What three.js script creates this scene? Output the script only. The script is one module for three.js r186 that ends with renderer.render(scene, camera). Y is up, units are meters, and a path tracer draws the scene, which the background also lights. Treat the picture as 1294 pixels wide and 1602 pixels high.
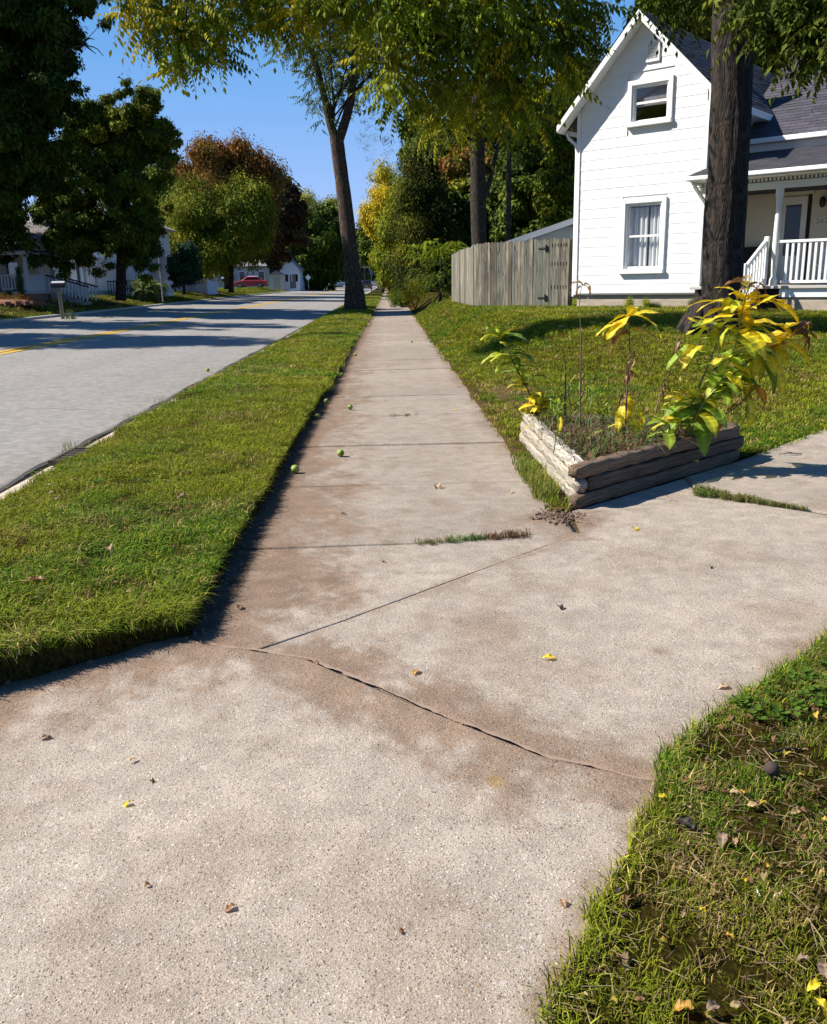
import * as THREE from 'three';
import { mergeGeometries } from 'three/addons/utils/BufferGeometryUtils.js';
import { RoundedBoxGeometry } from 'three/addons/geometries/RoundedBoxGeometry.js';
import { TextGeometry } from 'three/addons/geometries/TextGeometry.js';
import { FontLoader } from 'three/addons/loaders/FontLoader.js';

// ---------------------------------------------------------------- camera
const scene = new THREE.Scene();
const FPX = 1370, CX = 647, CY = 801, EYE = 1.5;
const PITCH = 14.82 * Math.PI / 180, ROLL = 1.2 * Math.PI / 180, HEAD = 1.23 * Math.PI / 180;
const camF = new THREE.Vector3(Math.sin(HEAD) * Math.cos(PITCH), -Math.sin(PITCH), -Math.cos(HEAD) * Math.cos(PITCH));
const camR0 = new THREE.Vector3(Math.cos(HEAD), 0, Math.sin(HEAD));
const camU0 = new THREE.Vector3().crossVectors(camR0, camF);
const camR = camR0.clone().multiplyScalar(Math.cos(ROLL)).addScaledVector(camU0, -Math.sin(ROLL));
const camU = camR0.clone().multiplyScalar(Math.sin(ROLL)).addScaledVector(camU0, Math.cos(ROLL));
const camera = new THREE.PerspectiveCamera(2 * Math.atan(801 / FPX) * 180 / Math.PI, 827 / 1024, 0.05, 4000);
camera.position.set(0, EYE, 0);
camera.quaternion.setFromRotationMatrix(new THREE.Matrix4().makeBasis(camR, camU, camF.clone().negate()));
scene.add(camera);

// ---------------------------------------------------------------- sun, sky, exposure
const SUN_EL = 42 * Math.PI / 180, SUN_FWD = 4 * Math.PI / 180;
const sunDir = new THREE.Vector3(-Math.cos(SUN_EL) * Math.cos(SUN_FWD), Math.sin(SUN_EL), -Math.cos(SUN_EL) * Math.sin(SUN_FWD));
const sun = new THREE.DirectionalLight(new THREE.Color(1.0, 0.94, 0.85), 5);
sun.position.copy(sunDir).multiplyScalar(120);
sun.castShadow = true; sun.shadow.radius = 1; sun.shadow.mapSize.set(4096, 4096);
Object.assign(sun.shadow.camera, { left: -70, right: 70, top: 70, bottom: -70, near: 1, far: 400 });
scene.add(sun); scene.add(sun.target);
{
  const W = 512, Hh = 256, d = new Float32Array(W * Hh * 4);
  for (let j = 0; j < Hh; j++) for (let i = 0; i < W; i++) {
    const lat = ((j + .5) / Hh - .5) * Math.PI, lon = ((i + .5) / W - .5) * 2 * Math.PI;
    const v = new THREE.Vector3(Math.cos(lat) * Math.cos(lon), Math.sin(lat), Math.cos(lat) * Math.sin(lon));
    const e = Math.max(0, v.y), k = Math.pow(1 - e, 5), k2 = Math.pow(1 - e, 18);
    const c = Math.max(0, v.dot(sunDir)), g = Math.pow(c, 8) * .06 + Math.pow(c, 60) * .4;
    let r = .011 + .295 * k + g, gg = .024 + .345 * Math.exp(-e / .43) + g * .95, b = .06 + .55 * Math.exp(-e / .75) - .08 * k2 + g * .85;
    if (v.y < 0) { r = .10; gg = .10; b = .08; }
    const o = (j * W + i) * 4; d[o] = r; d[o + 1] = gg; d[o + 2] = b; d[o + 3] = 1;
  }
  const t = new THREE.DataTexture(d, W, Hh, THREE.RGBAFormat, THREE.FloatType);
  t.mapping = THREE.EquirectangularReflectionMapping; t.magFilter = t.minFilter = THREE.LinearFilter; t.needsUpdate = true;
  scene.background = t; scene.environment = t; scene.environmentIntensity = 1;
}
const renderer = new THREE.WebGLRenderer({ antialias: true });
renderer.toneMapping = THREE.LinearToneMapping;
renderer.toneMappingExposure = 1.86;
renderer.shadowMap.enabled = true;

// ---------------------------------------------------------------- helpers
const V = (x, y, z) => new THREE.Vector3(x, y, z);
function mulberry(a) { return () => { a |= 0; a = a + 0x6D2B79F5 | 0; let t = Math.imul(a ^ a >>> 15, 1 | a); t = t + Math.imul(t ^ t >>> 7, 61 | t) ^ t; return ((t ^ t >>> 14) >>> 0) / 4294967296; }; }
const rnd = mulberry(20240917);
const rr = (a, b) => a + (b - a) * rnd();
const gauss = () => (rnd() + rnd() + rnd() + rnd() - 2);
const clamp = (x, a = 0, b = 1) => Math.min(b, Math.max(a, x));
const sm = (a, b, x) => { const t = clamp((x - a) / (b - a)); return t * t * (3 - 2 * t); };
const lerp = (a, b, t) => a + (b - a) * t;
const hash2 = (x, y) => { let h = Math.imul(x, 374761393) + Math.imul(y, 668265263) | 0; h = Math.imul(h ^ h >>> 13, 1274126177); return ((h ^ h >>> 16) >>> 0) / 4294967296; };
function vnoise(x, y) {
  const i = Math.floor(x), j = Math.floor(y), u = x - i, v = y - j, a = u * u * (3 - 2 * u), b = v * v * (3 - 2 * v);
  return lerp(lerp(hash2(i, j), hash2(i + 1, j), a), lerp(hash2(i, j + 1), hash2(i + 1, j + 1), a), b);
}
const fbm = (x, y, o = 4) => { let s = 0, a = .5, n = 0; for (let k = 0; k < o; k++) { s += a * vnoise(x, y); n += a; x = x * 2.03 + 17.1; y = y * 2.03 + 5.7; a *= .5; } return s / n; };
function tnoise(x, y, p) { // periodic value noise
  const i = Math.floor(x), j = Math.floor(y), u = x - i, v = y - j, a = u * u * (3 - 2 * u), b = v * v * (3 - 2 * v), m = q => ((q % p) + p) % p;
  return lerp(lerp(hash2(m(i), m(j)), hash2(m(i + 1), m(j)), a), lerp(hash2(m(i), m(j + 1)), hash2(m(i + 1), m(j + 1)), a), b);
}
const ray = (px, py) => camF.clone().addScaledVector(camR, (px - CX) / FPX).addScaledVector(camU, -(py - CY) / FPX);
const gnd = (px, py, Y = 0) => { const d = ray(px, py); return V(0, EYE, 0).addScaledVector(d, (Y - EYE) / d.y); };
const at = (px, py, D) => { const d = ray(px, py); return V(0, EYE, 0).addScaledVector(d, -D / d.z); };

const used = {};
function numbered(n) { if (!(n in used)) { used[n] = 0; return n; } used[n]++; return n + '_' + String(used[n]).padStart(3, '0'); }
function mesh(name, geo, mat, parent) {
  if (Array.isArray(geo)) geo = mergeGeometries(geo.map(g => g.index ? g.toNonIndexed() : g));
  const m = new THREE.Mesh(geo, mat); m.castShadow = m.receiveShadow = true;
  m.name = parent ? name : numbered(name); (parent || scene).add(m); return m;
}
function thing(name, label, category, pos = [0, 0, 0], turn = 0, group) {
  const o = new THREE.Group(); o.name = numbered(name); scene.add(o);
  if (pos.isVector3) o.position.copy(pos); else o.position.set(...pos);
  o.rotation.y = turn; o.userData = { label, category }; if (group) o.userData.group = group; return o;
}
function tag(o, label, category, group) { o.userData.label = label; if (category) o.userData.category = category; if (group) o.userData.group = group; return o; }
function struct(name, label) { const o = new THREE.Group(); o.name = numbered(name); scene.add(o); o.userData = { kind: 'structure', label }; return o; }
function structMesh(name, geo, mat, label) { const o = mesh(name, geo, mat); o.userData = { kind: 'structure', label }; return o; }
const bx = (x0, x1, y0, y1, z0, z1) => new THREE.BoxGeometry(x1 - x0, y1 - y0, z1 - z0).translate((x0 + x1) / 2, (y0 + y1) / 2, (z0 + z1) / 2);
const rbx = (x0, x1, y0, y1, z0, z1, r = .01, s = 2) => new RoundedBoxGeometry(x1 - x0, y1 - y0, z1 - z0, s, Math.min(r, (x1 - x0) / 2.1, (y1 - y0) / 2.1, (z1 - z0) / 2.1)).translate((x0 + x1) / 2, (y0 + y1) / 2, (z0 + z1) / 2);
function bar(a, b, w, h = w) { // box bar between two points
  const d = b.clone().sub(a), L = d.length(), g = new THREE.BoxGeometry(w, h, L);
  const m = new THREE.Matrix4().lookAt(b, a, Math.abs(d.y / L) > .98 ? V(1, 0, 0) : V(0, 1, 0)); m.setPosition(a.clone().add(b).multiplyScalar(.5)); return g.applyMatrix4(m);
}
function rod(a, b, r, r2 = r, n = 8) {
  const d = b.clone().sub(a), L = d.length();
  const g = new THREE.CylinderGeometry(r2, r, L, n); g.applyQuaternion(new THREE.Quaternion().setFromUnitVectors(V(0, 1, 0), d.normalize())); return g.translate((a.x + b.x) / 2, (a.y + b.y) / 2, (a.z + b.z) / 2);
}
function poly(tris, uvs) { // flat triangles list of Vector3
  const g = new THREE.BufferGeometry(); g.setAttribute('position', new THREE.Float32BufferAttribute(tris.flatMap(v => [v.x, v.y, v.z]), 3));
  g.setAttribute('uv', new THREE.Float32BufferAttribute(uvs || tris.flatMap(v => [v.x, v.z]), 2)); g.computeVertexNormals(); return g;
}
function prism(pts, z0, z1) { // convex-or-not polygon in xy extruded z0..z1
  const s = new THREE.Shape(pts.map(p => new THREE.Vector2(p[0], p[1])));
  return new THREE.ExtrudeGeometry(s, { depth: z1 - z0, bevelEnabled: false }).translate(0, 0, z0);
}
// swept tapered tube with bark relief
function trunkGeo(pts, radii, seg = 20, rows = 40, amp = .06, freq = 9, seed = 1) {
  const cur = new THREE.CatmullRomCurve3(pts), P = [], U = [], I = [];
  for (let j = 0; j <= rows; j++) {
    const t = j / rows, c = cur.getPoint(t), tan = cur.getTangent(t), k = t * (radii.length - 1), i0 = Math.min(radii.length - 2, Math.floor(k)), R = lerp(radii[i0], radii[i0 + 1], k - i0);
    const q = new THREE.Quaternion().setFromUnitVectors(V(0, 1, 0), tan), y = cur.getLength() * t;
    for (let i = 0; i <= seg; i++) {
      const a = i / seg * Math.PI * 2, aa = i % seg;
      const ridge = Math.abs(vnoise(aa * freq / seg * 2 + seed * 31, y * .9 + aa) - .5) * 2 - .5;
      const low = tnoise(aa / seg * 5, y * .7 + seed, 5) - .5;
      const rad = R * (1 + amp * ridge + amp * 1.4 * low);
      const p = V(Math.cos(a) * rad, 0, Math.sin(a) * rad).applyQuaternion(q).add(c);
      P.push(p.x, p.y, p.z); U.push(i / seg * Math.max(1, Math.round(radii[0] * 6.28 / .9)), y / .9);
    }
  }
  for (let j = 0; j < rows; j++) for (let i = 0; i < seg; i++) { const a = j * (seg + 1) + i, b = a + seg + 1; I.push(a, b, a + 1, b, b + 1, a + 1); }
  const g = new THREE.BufferGeometry(); g.setAttribute('position', new THREE.Float32BufferAttribute(P, 3)); g.setAttribute('uv', new THREE.Float32BufferAttribute(U, 2)); g.setIndex(I); g.computeVertexNormals(); return g;
}
// Coons patch between four polylines (each list of [x,z]); hFn gives y; colFn gives vertex colour
function along(pl, t) {
  let L = 0; const ls = []; for (let i = 1; i < pl.length; i++) { const l = Math.hypot(pl[i][0] - pl[i - 1][0], pl[i][1] - pl[i - 1][1]); ls.push(l); L += l; }
  let d = t * L; for (let i = 0; i < ls.length; i++) { if (d <= ls[i] || i === ls.length - 1) { const k = ls[i] ? d / ls[i] : 0; return [lerp(pl[i][0], pl[i + 1][0], k), lerp(pl[i][1], pl[i + 1][1], k)]; } d -= ls[i]; }
}
function coons(bot, top, left, right, nu, nv, hFn, colFn, skirt = 0, warp = t => t) {
  const P = [], U = [], C = [], I = [];
  const q = (u, v) => {
    const a = along(bot, u), b = along(top, u), l = along(left, v), r = along(right, v), o = [];
    for (let k = 0; k < 2; k++) o[k] = (1 - v) * a[k] + v * b[k] + (1 - u) * l[k] + u * r[k] - ((1 - u) * (1 - v) * bot[0][k] + u * (1 - v) * bot[bot.length - 1][k] + (1 - u) * v * top[0][k] + u * v * top[top.length - 1][k]);
    return o;
  };
  const s = skirt ? 1 : 0;
  for (let j = -s; j <= nv + s; j++) for (let i = -s; i <= nu + s; i++) {
    const ii = clamp(i, 0, nu), jj = clamp(j, 0, nv), [x, z] = q(ii / nu, warp(jj / nv)), out = ii !== i || jj !== j;
    const y = hFn(x, z) - (out ? skirt : 0), c = colFn ? colFn(x, z) : [1, 1, 1], e = out ? .78 : 1;
    P.push(x, y, z); U.push(x, out ? z + .03 : z); C.push(c[0] * e, c[1] * e, c[2] * e);
  }
  const w = nu + 1 + 2 * s, h = nv + 1 + 2 * s;
  for (let j = 0; j < h - 1; j++) for (let i = 0; i < w - 1; i++) { const a = j * w + i, b = a + w; I.push(a, a + 1, b, b, a + 1, b + 1); }
  const g = new THREE.BufferGeometry(); g.setAttribute('position', new THREE.Float32BufferAttribute(P, 3)); g.setAttribute('uv', new THREE.Float32BufferAttribute(U, 2)); g.setAttribute('color', new THREE.Float32BufferAttribute(C, 3)); g.setIndex(I); g.computeVertexNormals(); return g;
}
const distSeg = (x, z, a, b) => { const dx = b[0] - a[0], dz = b[1] - a[1], t = clamp(((x - a[0]) * dx + (z - a[1]) * dz) / (dx * dx + dz * dz)); return Math.hypot(x - a[0] - t * dx, z - a[1] - t * dz); };
const distPl = (x, z, pl) => { let m = 1e9; for (let i = 1; i < pl.length; i++) m = Math.min(m, distSeg(x, z, pl[i - 1], pl[i])); return m; };

// ---------------------------------------------------------------- textures and materials
function dataTex(w, h, fn, srgb = true, rep) {
  const d = new Uint8Array(w * h * 4); fn(d, w, h);
  const t = new THREE.DataTexture(d, w, h, THREE.RGBAFormat); t.wrapS = t.wrapT = THREE.RepeatWrapping; t.magFilter = THREE.LinearFilter; t.minFilter = THREE.LinearMipmapLinearFilter; t.generateMipmaps = true;
  if (srgb) t.colorSpace = THREE.SRGBColorSpace; if (rep) t.repeat.set(...rep); t.needsUpdate = true; return t;
}
const std = (c, rough = .8, o = {}) => new THREE.MeshStandardMaterial({ color: new THREE.Color().setRGB(...c), roughness: rough, ...o });
const leafMat = (tr = .3, o = {}) => new THREE.MeshPhysicalMaterial({ color: 0xffffff, roughness: .75, specularIntensity: .18, transmission: tr, thickness: 0, side: THREE.DoubleSide, ...o });

// exposed-aggregate concrete, 2.2 m tile: colour and height
const CW = 2048, conH = new Float32Array(CW * CW), conC = new Float32Array(CW * CW * 3);
{
  for (let j = 0; j < CW; j++) for (let i = 0; i < CW; i++) {
    const o = j * CW + i, n1 = tnoise(i / 64, j / 64, 32), n2 = tnoise(i / 9, j / 9, 9999), n3 = hash2(i, j), n4 = hash2(i >> 1, (j >> 1) + 9999);
    const v = .60 + .07 * (n1 - .5) + .22 * (n4 - .5) + .18 * (n3 - .5);
    conC[o * 3] = v * 1.03; conC[o * 3 + 1] = v * .968; conC[o * 3 + 2] = v * .90; conH[o] = .5 + .18 * (n2 - .5) + .12 * (n3 - .5);
  }
  const stone = (x, y, a, b, th, col, hh) => {
    const R = Math.ceil(Math.max(a, b)), ct = Math.cos(th), st = Math.sin(th);
    for (let dy = -R; dy <= R; dy++) for (let dx = -R; dx <= R; dx++) {
      const u = (dx * ct + dy * st) / a, w = (-dx * st + dy * ct) / b, q = u * u + w * w; if (q > 1) continue;
      const o = (((y + dy) % CW + CW) % CW) * CW + ((x + dx) % CW + CW) % CW, k = Math.min(1, (1 - q) * 2.2) * col[3];
      for (let c = 0; c < 3; c++) conC[o * 3 + c] = lerp(conC[o * 3 + c], col[c], k); conH[o] = clamp(conH[o] + hh * (1 - q));
    }
  };
  const pal = [[.80, .77, .71], [.70, .64, .55], [.60, .55, .49], [.84, .80, .73], [.73, .63, .52], [.52, .47, .42], [.66, .64, .63], [.78, .75, .70], [.62, .52, .44], [.42, .36, .31]];
  const R2 = mulberry(77);
  for (let k = 0; k < 62000; k++) { const c = pal[Math.floor(R2() * pal.length)], s = 1 + Math.pow(R2(), 2.4) * 3.2, e = (R2() - .5) * .1; stone(Math.floor(R2() * CW), Math.floor(R2() * CW), s, s * (.6 + .4 * R2()), R2() * 6.3, [c[0] + e, c[1] + e, c[2] + e, .75], .3); }
  for (let k = 0; k < 9000; k++) { const s = .8 + R2() * 1.3; stone(Math.floor(R2() * CW), Math.floor(R2() * CW), s * 1.3, s, R2() * 6.3, [.38, .33, .28, .6], -.55); }
  for (let k = 0; k < 480; k++) { const s = 4 + Math.pow(R2(), 2) * 9, e = (R2() - .5) * .1; stone(Math.floor(R2() * CW), Math.floor(R2() * CW), s * 1.25, s * .7, (R2() - .5) * 3, [.72 + e, .70 + e, .69 + e, .42], .1); }
}
const conMap = dataTex(CW, CW, d => { for (let o = 0; o < CW * CW; o++) { for (let c = 0; c < 3; c++) d[o * 4 + c] = clamp(conC[o * 3 + c]) * 255; d[o * 4 + 3] = 255; } }, true, [1 / 2.2, 1 / 2.2]);
const conBump = dataTex(CW, CW, d => { for (let o = 0; o < CW * CW; o++) { d[o * 4] = d[o * 4 + 1] = d[o * 4 + 2] = clamp(conH[o]) * 255; d[o * 4 + 3] = 255; } }, false, [1 / 2.2, 1 / 2.2]);
const M = {};
M.concrete = new THREE.MeshPhysicalMaterial({ specularIntensity: .25, map: conMap, bumpMap: conBump, bumpScale: .0045, roughness: .93, vertexColors: true });
const asphMap = dataTex(1024, 1024, (d, w) => { for (let j = 0; j < w; j++) for (let i = 0; i < w; i++) { const n = hash2(i, j), a = tnoise(i / 40, j / 40, 26), s = tnoise(i / 4, j / 4, 256); const v = .56 + .14 * (n - .5) + .09 * (a - .5) + .08 * (s - .5) + (n > .985 ? .16 : 0) - (n < .02 ? .2 : 0); const o = (j * w + i) * 4; d[o] = v * 255 * 1.0; d[o + 1] = v * 255 * .975; d[o + 2] = v * 255 * .94; d[o + 3] = 255; } }, true, [1 / 1.6, 1 / 1.6]);
M.asphalt = new THREE.MeshPhysicalMaterial({ specularIntensity: .2, map: asphMap, bumpMap: asphMap, bumpScale: .004, roughness: .9, vertexColors: true });
const soilMap = dataTex(512, 512, (d, w) => { for (let j = 0; j < w; j++) for (let i = 0; i < w; i++) { const n = hash2(i, j), a = tnoise(i / 20, j / 20, 26), s = tnoise(i / 5, j / 5, 103); const v = .32 + .2 * (n - .5) + .22 * (s - .5) + .1 * (a - .5); const o = (j * w + i) * 4; d[o] = clamp(v * 1.05) * 255; d[o + 1] = clamp(v * .93) * 255; d[o + 2] = clamp(v * .68) * 255; d[o + 3] = 255; } }, true, [1 / .9, 1 / .9]);
M.turf = new THREE.MeshPhysicalMaterial({ specularIntensity: .1, map: soilMap, bumpMap: soilMap, bumpScale: .02, roughness: 1, vertexColors: true });
M.soil = new THREE.MeshStandardMaterial({ map: soilMap, bumpMap: soilMap, bumpScale: .03, roughness: 1, color: new THREE.Color().setRGB(1.0, .8, .66) });
const barkTex = dataTex(512, 512, (d, w) => {
  for (let j = 0; j < w; j++) for (let i = 0; i < w; i++) {
    const wx = i + 22 * (tnoise(i / 40, j / 90, 13) - .5) * 2, a = tnoise(wx / 16 + 3, j / 70, 32), b = tnoise(wx / 7, j / 28, 73), n = hash2(i, j);
    const r = Math.abs(a - .5) * 2, v = clamp(.10 + .42 * Math.pow(r, .7) + .18 * (b - .5) + .08 * (n - .5)); const o = (j * w + i) * 4;
    d[o] = clamp(v * 1.06 + .04) * 255; d[o + 1] = clamp(v * .95 + .035) * 255; d[o + 2] = clamp(v * .86 + .03) * 255; d[o + 3] = 255;
  }
});
M.bark = new THREE.MeshStandardMaterial({ map: barkTex, bumpMap: barkTex, bumpScale: .05, roughness: .95, color: new THREE.Color().setRGB(.18, .148, .125) });
M.barkLight = new THREE.MeshStandardMaterial({ map: barkTex, bumpMap: barkTex, bumpScale: .03, roughness: .95, color: new THREE.Color().setRGB(.50, .39, .28) });
M.barkDark = new THREE.MeshStandardMaterial({ map: barkTex, bumpMap: barkTex, bumpScale: .03, roughness: .95, color: new THREE.Color().setRGB(.20, .165, .13) });
const woodTex = dataTex(256, 1024, (d, w, h) => {
  for (let j = 0; j < h; j++) for (let i = 0; i < w; i++) {
    const a = tnoise((i + 8 * tnoise(i / 32, j / 128, 8)) / 3.2, j / 90, 80), b = tnoise(i / 24, j / 200, 10), n = hash2(i, j), cr = tnoise(i / 5 + 40, j / 160, 51) > .82 ? .22 : 0;
    const v = clamp(.66 + .22 * (a - .5) + .2 * (b - .5) + .06 * (n - .5) - cr); const o = (j * w + i) * 4; d[o] = v * 255; d[o + 1] = v * 250; d[o + 2] = v * 238; d[o + 3] = 255;
  }
});
const woodM = (c, b = .004) => new THREE.MeshStandardMaterial({ map: woodTex, bumpMap: woodTex, bumpScale: b, roughness: .9, color: new THREE.Color().setRGB(...c) });
M.fence = [[.47, .44, .36], [.36, .36, .31], [.55, .50, .41], [.40, .42, .37], [.29, .25, .20]].map(c => woodM(c));
M.timber = [[.95, .88, .78], [.86, .78, .68], [1.05, .98, .9]].map(c => woodM(c, .012));
M.timberShaded = [[.36, .24, .16], [.26, .175, .12], [.46, .31, .21]].map(c => woodM(c, .012));  // brown timbers, the shade on their sunless faces darkened into the colour
const sidTex = dataTex(256, 256, (d, w) => { for (let j = 0; j < w; j++) for (let i = 0; i < w; i++) { const v = .955 + .03 * (tnoise(i / 30, j / 8, 32) - .5) + .02 * (hash2(i, j) - .5); const o = (j * w + i) * 4; d[o] = d[o + 1] = d[o + 2] = v * 255; d[o + 3] = 255; } });
const paint = (c, r = .55) => new THREE.MeshStandardMaterial({ map: sidTex, color: new THREE.Color().setRGB(...c), roughness: r });
M.white = paint([.84, .84, .83]); M.trim = paint([.86, .86, .85], .45); M.shadedWhite = paint([.80, .72, .54]); M.porchWhite = paint([.82, .81, .74]);  // porch wall siding is white, its shade and warm bounce tinted in as tan
M.foundation = new THREE.MeshStandardMaterial({ map: asphMap, bumpMap: asphMap, bumpScale: .006, roughness: .95, color: new THREE.Color().setRGB(1.35, 1.2, 1.0) });
M.glass = new THREE.MeshPhysicalMaterial({ color: 0xffffff, roughness: .03, transmission: 1, thickness: 0, ior: 1.5, specularIntensity: 1 });
M.darkGlass = std([.012, .014, .017], .05); M.dark = std([.015, .013, .012], .8); M.black = std([.02, .02, .022], .5);
M.shingle = new THREE.MeshStandardMaterial({ vertexColors: true, roughness: .92, map: sidTex });
M.metal = std([.35, .36, .37], .45, { metalness: .7 }); M.signBack = std([.30, .33, .36], .5, { metalness: .3 });

// ---------------------------------------------------------------- terrain
const Hright = (x, z) => { const A = .7 * sm(5, 22, -z), w = lerp(4.5, 1.5, sm(8, 24, -z)); return .012 + A * sm(0, 1, (x - 1.06) / w) + .03 * sm(.1, 1.2, x - 1.06) * (fbm(x * .8, z * .8, 2) - .3); };
const yRoad = x => -.085 + .03 * (-x - 3.05);
const Hverge = (x, z) => .088 + .03 * Math.sin(clamp((-.97 - x) / 1.9) * Math.PI) - .078 * sm(-2.1, -2.95, x) - .03 * sm(-9, -30, z) + .02 * (fbm(x * 2.2 + 9, z * 2.2, 2) - .5);
const Hleft = (x, z) => .30 + .62 * sm(-14.6, -18.5, x) + .1 * sm(-20, -40, x) + .05 * (fbm(x * .4, z * .4, 2) - .5);
const Hfg = (x, z) => .02 + .03 * sm(0, .5, x - .3 + (z + 1.5) * .6) + .02 * (fbm(x * 3, z * 3, 2) - .5);
const drvY = (x, z) => .0 + .035 * Math.max(0, (x * .75 - z * .66) - 7);
const DN = [.66, .75];                       // across the diagonal walk
const drvL = x => -5.58 - .88 * (x - 1.17);   // its far edge
const vergeEnd = x => -3.66 + (-.95 - x) * .72;

{ // one base sheet reaching the horizon
  const xs = [-1600, -500, -200, -100, -60, -30, -14, -6, 0, 6, 14, 30, 60, 100, 200, 500, 1600], zs = [60, 20, 5, -5, -15, -30, -60, -120, -250, -500, -900, -1800];
  const P = [], U = [], C = [], I = [];
  for (const z of zs) for (const x of xs) { P.push(x, -.22, z); U.push(x, z); C.push(.35, .5, .16); }
  for (let j = 0; j < zs.length - 1; j++) for (let i = 0; i < xs.length - 1; i++) { const a = j * xs.length + i, b = a + xs.length; I.push(a, a + 1, b, b, a + 1, b + 1); }
  const g = new THREE.BufferGeometry(); g.setAttribute('position', new THREE.Float32BufferAttribute(P, 3)); g.setAttribute('uv', new THREE.Float32BufferAttribute(U, 2)); g.setAttribute('color', new THREE.Float32BufferAttribute(C, 3)); g.setIndex(I); g.computeVertexNormals();
  structMesh('ground', g, M.turf, 'earth under the street and lawns');
}
// turf colour
function turfCol(x, z, dk = 1) { const n = fbm(x * .9 + 3, z * .9, 3), m = fbm(x * 4, z * 4, 2), k = (.7 + .6 * n) * dk * .7; return [lerp(.55, .95, m) * k * .85, lerp(.66, .72, m) * k * .85, .14 * k]; }
// ---- dirt on the concrete: worn soil that lies on it, 0..1
const CURVE = [[-3.6, -3.75], [-1.6, -3.70], [-.81, -3.51], [-.38, -3.34], [.03, -2.93], [.46, -2.52], [.8, -2.34], [1.1, -2.3]];
const J2 = [[-.60, -3.40], [-.24, -3.75], [.93, -4.87], [1.12, -5.06]];
const spots = [[1027, 1018, .07, .8], [1010, 1155, .09, .7], [905, 1120, .05, .5], [940, 1150, .1, .5], [690, 1055, .05, .5], [775, 985, .22, .55], [340, 1330, .3, .25], [560, 1400, .28, .25], [700, 1480, .3, .3], [250, 1560, .3, .25], [700, 800, .12, .45], [640, 800, .08, .5], [720, 700, .12, .4], [600, 880, .12, .35], [1230, 960, .25, .4], [1080, 890, .3, .25]].map(([x, y, r, k]) => { const p = gnd(x, y); return [p.x, p.z, r, k]; });
function dirt(x, z) {
  const n = fbm(x * 3.1, z * 2.2, 4), n2 = fbm(x * 9 + 5, z * 7, 3), n3 = fbm(x * 26 + 3, z * 21, 2), w = (n - .5) * 1.1 + (n2 - .5) * .5 + (n3 - .5) * .55; let d = 0;
  if (z < -3.2) d = Math.max(d, sm(0, 1, 1.3 - (x + .92) / (.52 + .16 * sm(-14, -4, z)) + w * 1.6) * sm(-3.2, -3.7, z) * (.95 - .35 * sm(-9, -22, z)));
  const dc = distPl(x, z, CURVE); d = Math.max(d, sm(0, 1, 1.35 - dc / .25 + w * 1.8) * .88);
  const ve = (z - vergeEnd(x)) * .81; if (x < -.7) d = Math.max(d, sm(0, 1, 1.5 - ve / .5 + w * 1.4) * .95);
  if (x < -.9) d = Math.max(d, sm(0, 1, (-x - 1.05) / .3 + w * 1.6) * sm(-2.4, -2.9, z) * .75);
  if (z < -4.9 && x < 1.22) d = Math.max(d, sm(0, 1, 1 - Math.abs(1.1 - x) / .26 + w * 1.2) * .75);
  d = Math.max(d, sm(0, 1, 1.25 - Math.hypot(x - 1.12, z + 5.35) / .33 + w) * .95);
  d = Math.max(d, sm(0, 1, .9 - distPl(x, z, J2) / .09 + w * 1.6) * .5);
  const ed = distPl(x, z, [[.29, -1.48], [.45, -1.78], [.75, -2.24], [.9, -2.56], [1.78, -3.32], [6, -7]]); d = Math.max(d, sm(0, 1, 1 - ed / .16 + w * 1.2) * .75);
  for (const [sx, sz, r, k] of spots) { const q = Math.hypot(x - sx, z - sz); if (q < r * 2) d = Math.max(d, sm(0, 1, 1.2 - q / r + w * 1.4) * k); }
  return Math.max(d, sm(.55, .75, n + (n3 - .5) * .2) * .3, sm(.66, .8, n2) * .2);
}
const ystain = gnd(775, 1223);
function conCol(bright = 1, warm = 0) { return (x, z) => {
  const d = dirt(x, z), big = .92 + .22 * (fbm(x * 1.4 + 7, z * 1.4 + 3, 3) - .5) + .16 * (fbm(x * 22, z * 22, 2) - .5), c = [1.02 * big * bright, .985 * big * bright, .935 * big * bright * (1 - warm)];
  const sl = Math.max(sm(-.72, -.95, x) * sm(-3.3, -3.7, z) * .9, x < -.8 ? sm(.13, .01, (z - vergeEnd(x)) * .81) : 0) * (.75 + .5 * (fbm(x * 20, z * 20, 2) - .4)); const t = [lerp(.62, .15, sl), lerp(.485, .10, sl), lerp(.39, .07, sl)].map(v => v * (.88 + .34 * (fbm(x * 11, z * 9, 3) - .3)));  // spilled soil at the verge edge, darkened further to paint the edge's shadow
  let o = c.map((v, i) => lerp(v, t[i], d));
  const q = Math.hypot(x - ystain.x, (z - ystain.z) * .8); if (q < .035) { const k = sm(.035, .02, q) * .6; o = [lerp(o[0], .8, k), lerp(o[1], .55, k), lerp(o[2], .15, k)]; }
  return o;
}; }
// filler soil in the joints
structMesh('path_bed', coons([[-2.75, 2], [8, 2]], [[-2.75, -12], [8, -12]], [[-2.75, 2], [-2.75, -12]], [[8, 2], [8, -12]], 60, 60, (x, z) => -.014 + drvY(x, z) * (x > 1.3 ? 1 : 0), () => [.95, .78, .66]), M.turf, 'bare soil under the walks');

const path = struct('path', 'pale worn concrete walk crossing in the foreground');
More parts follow.
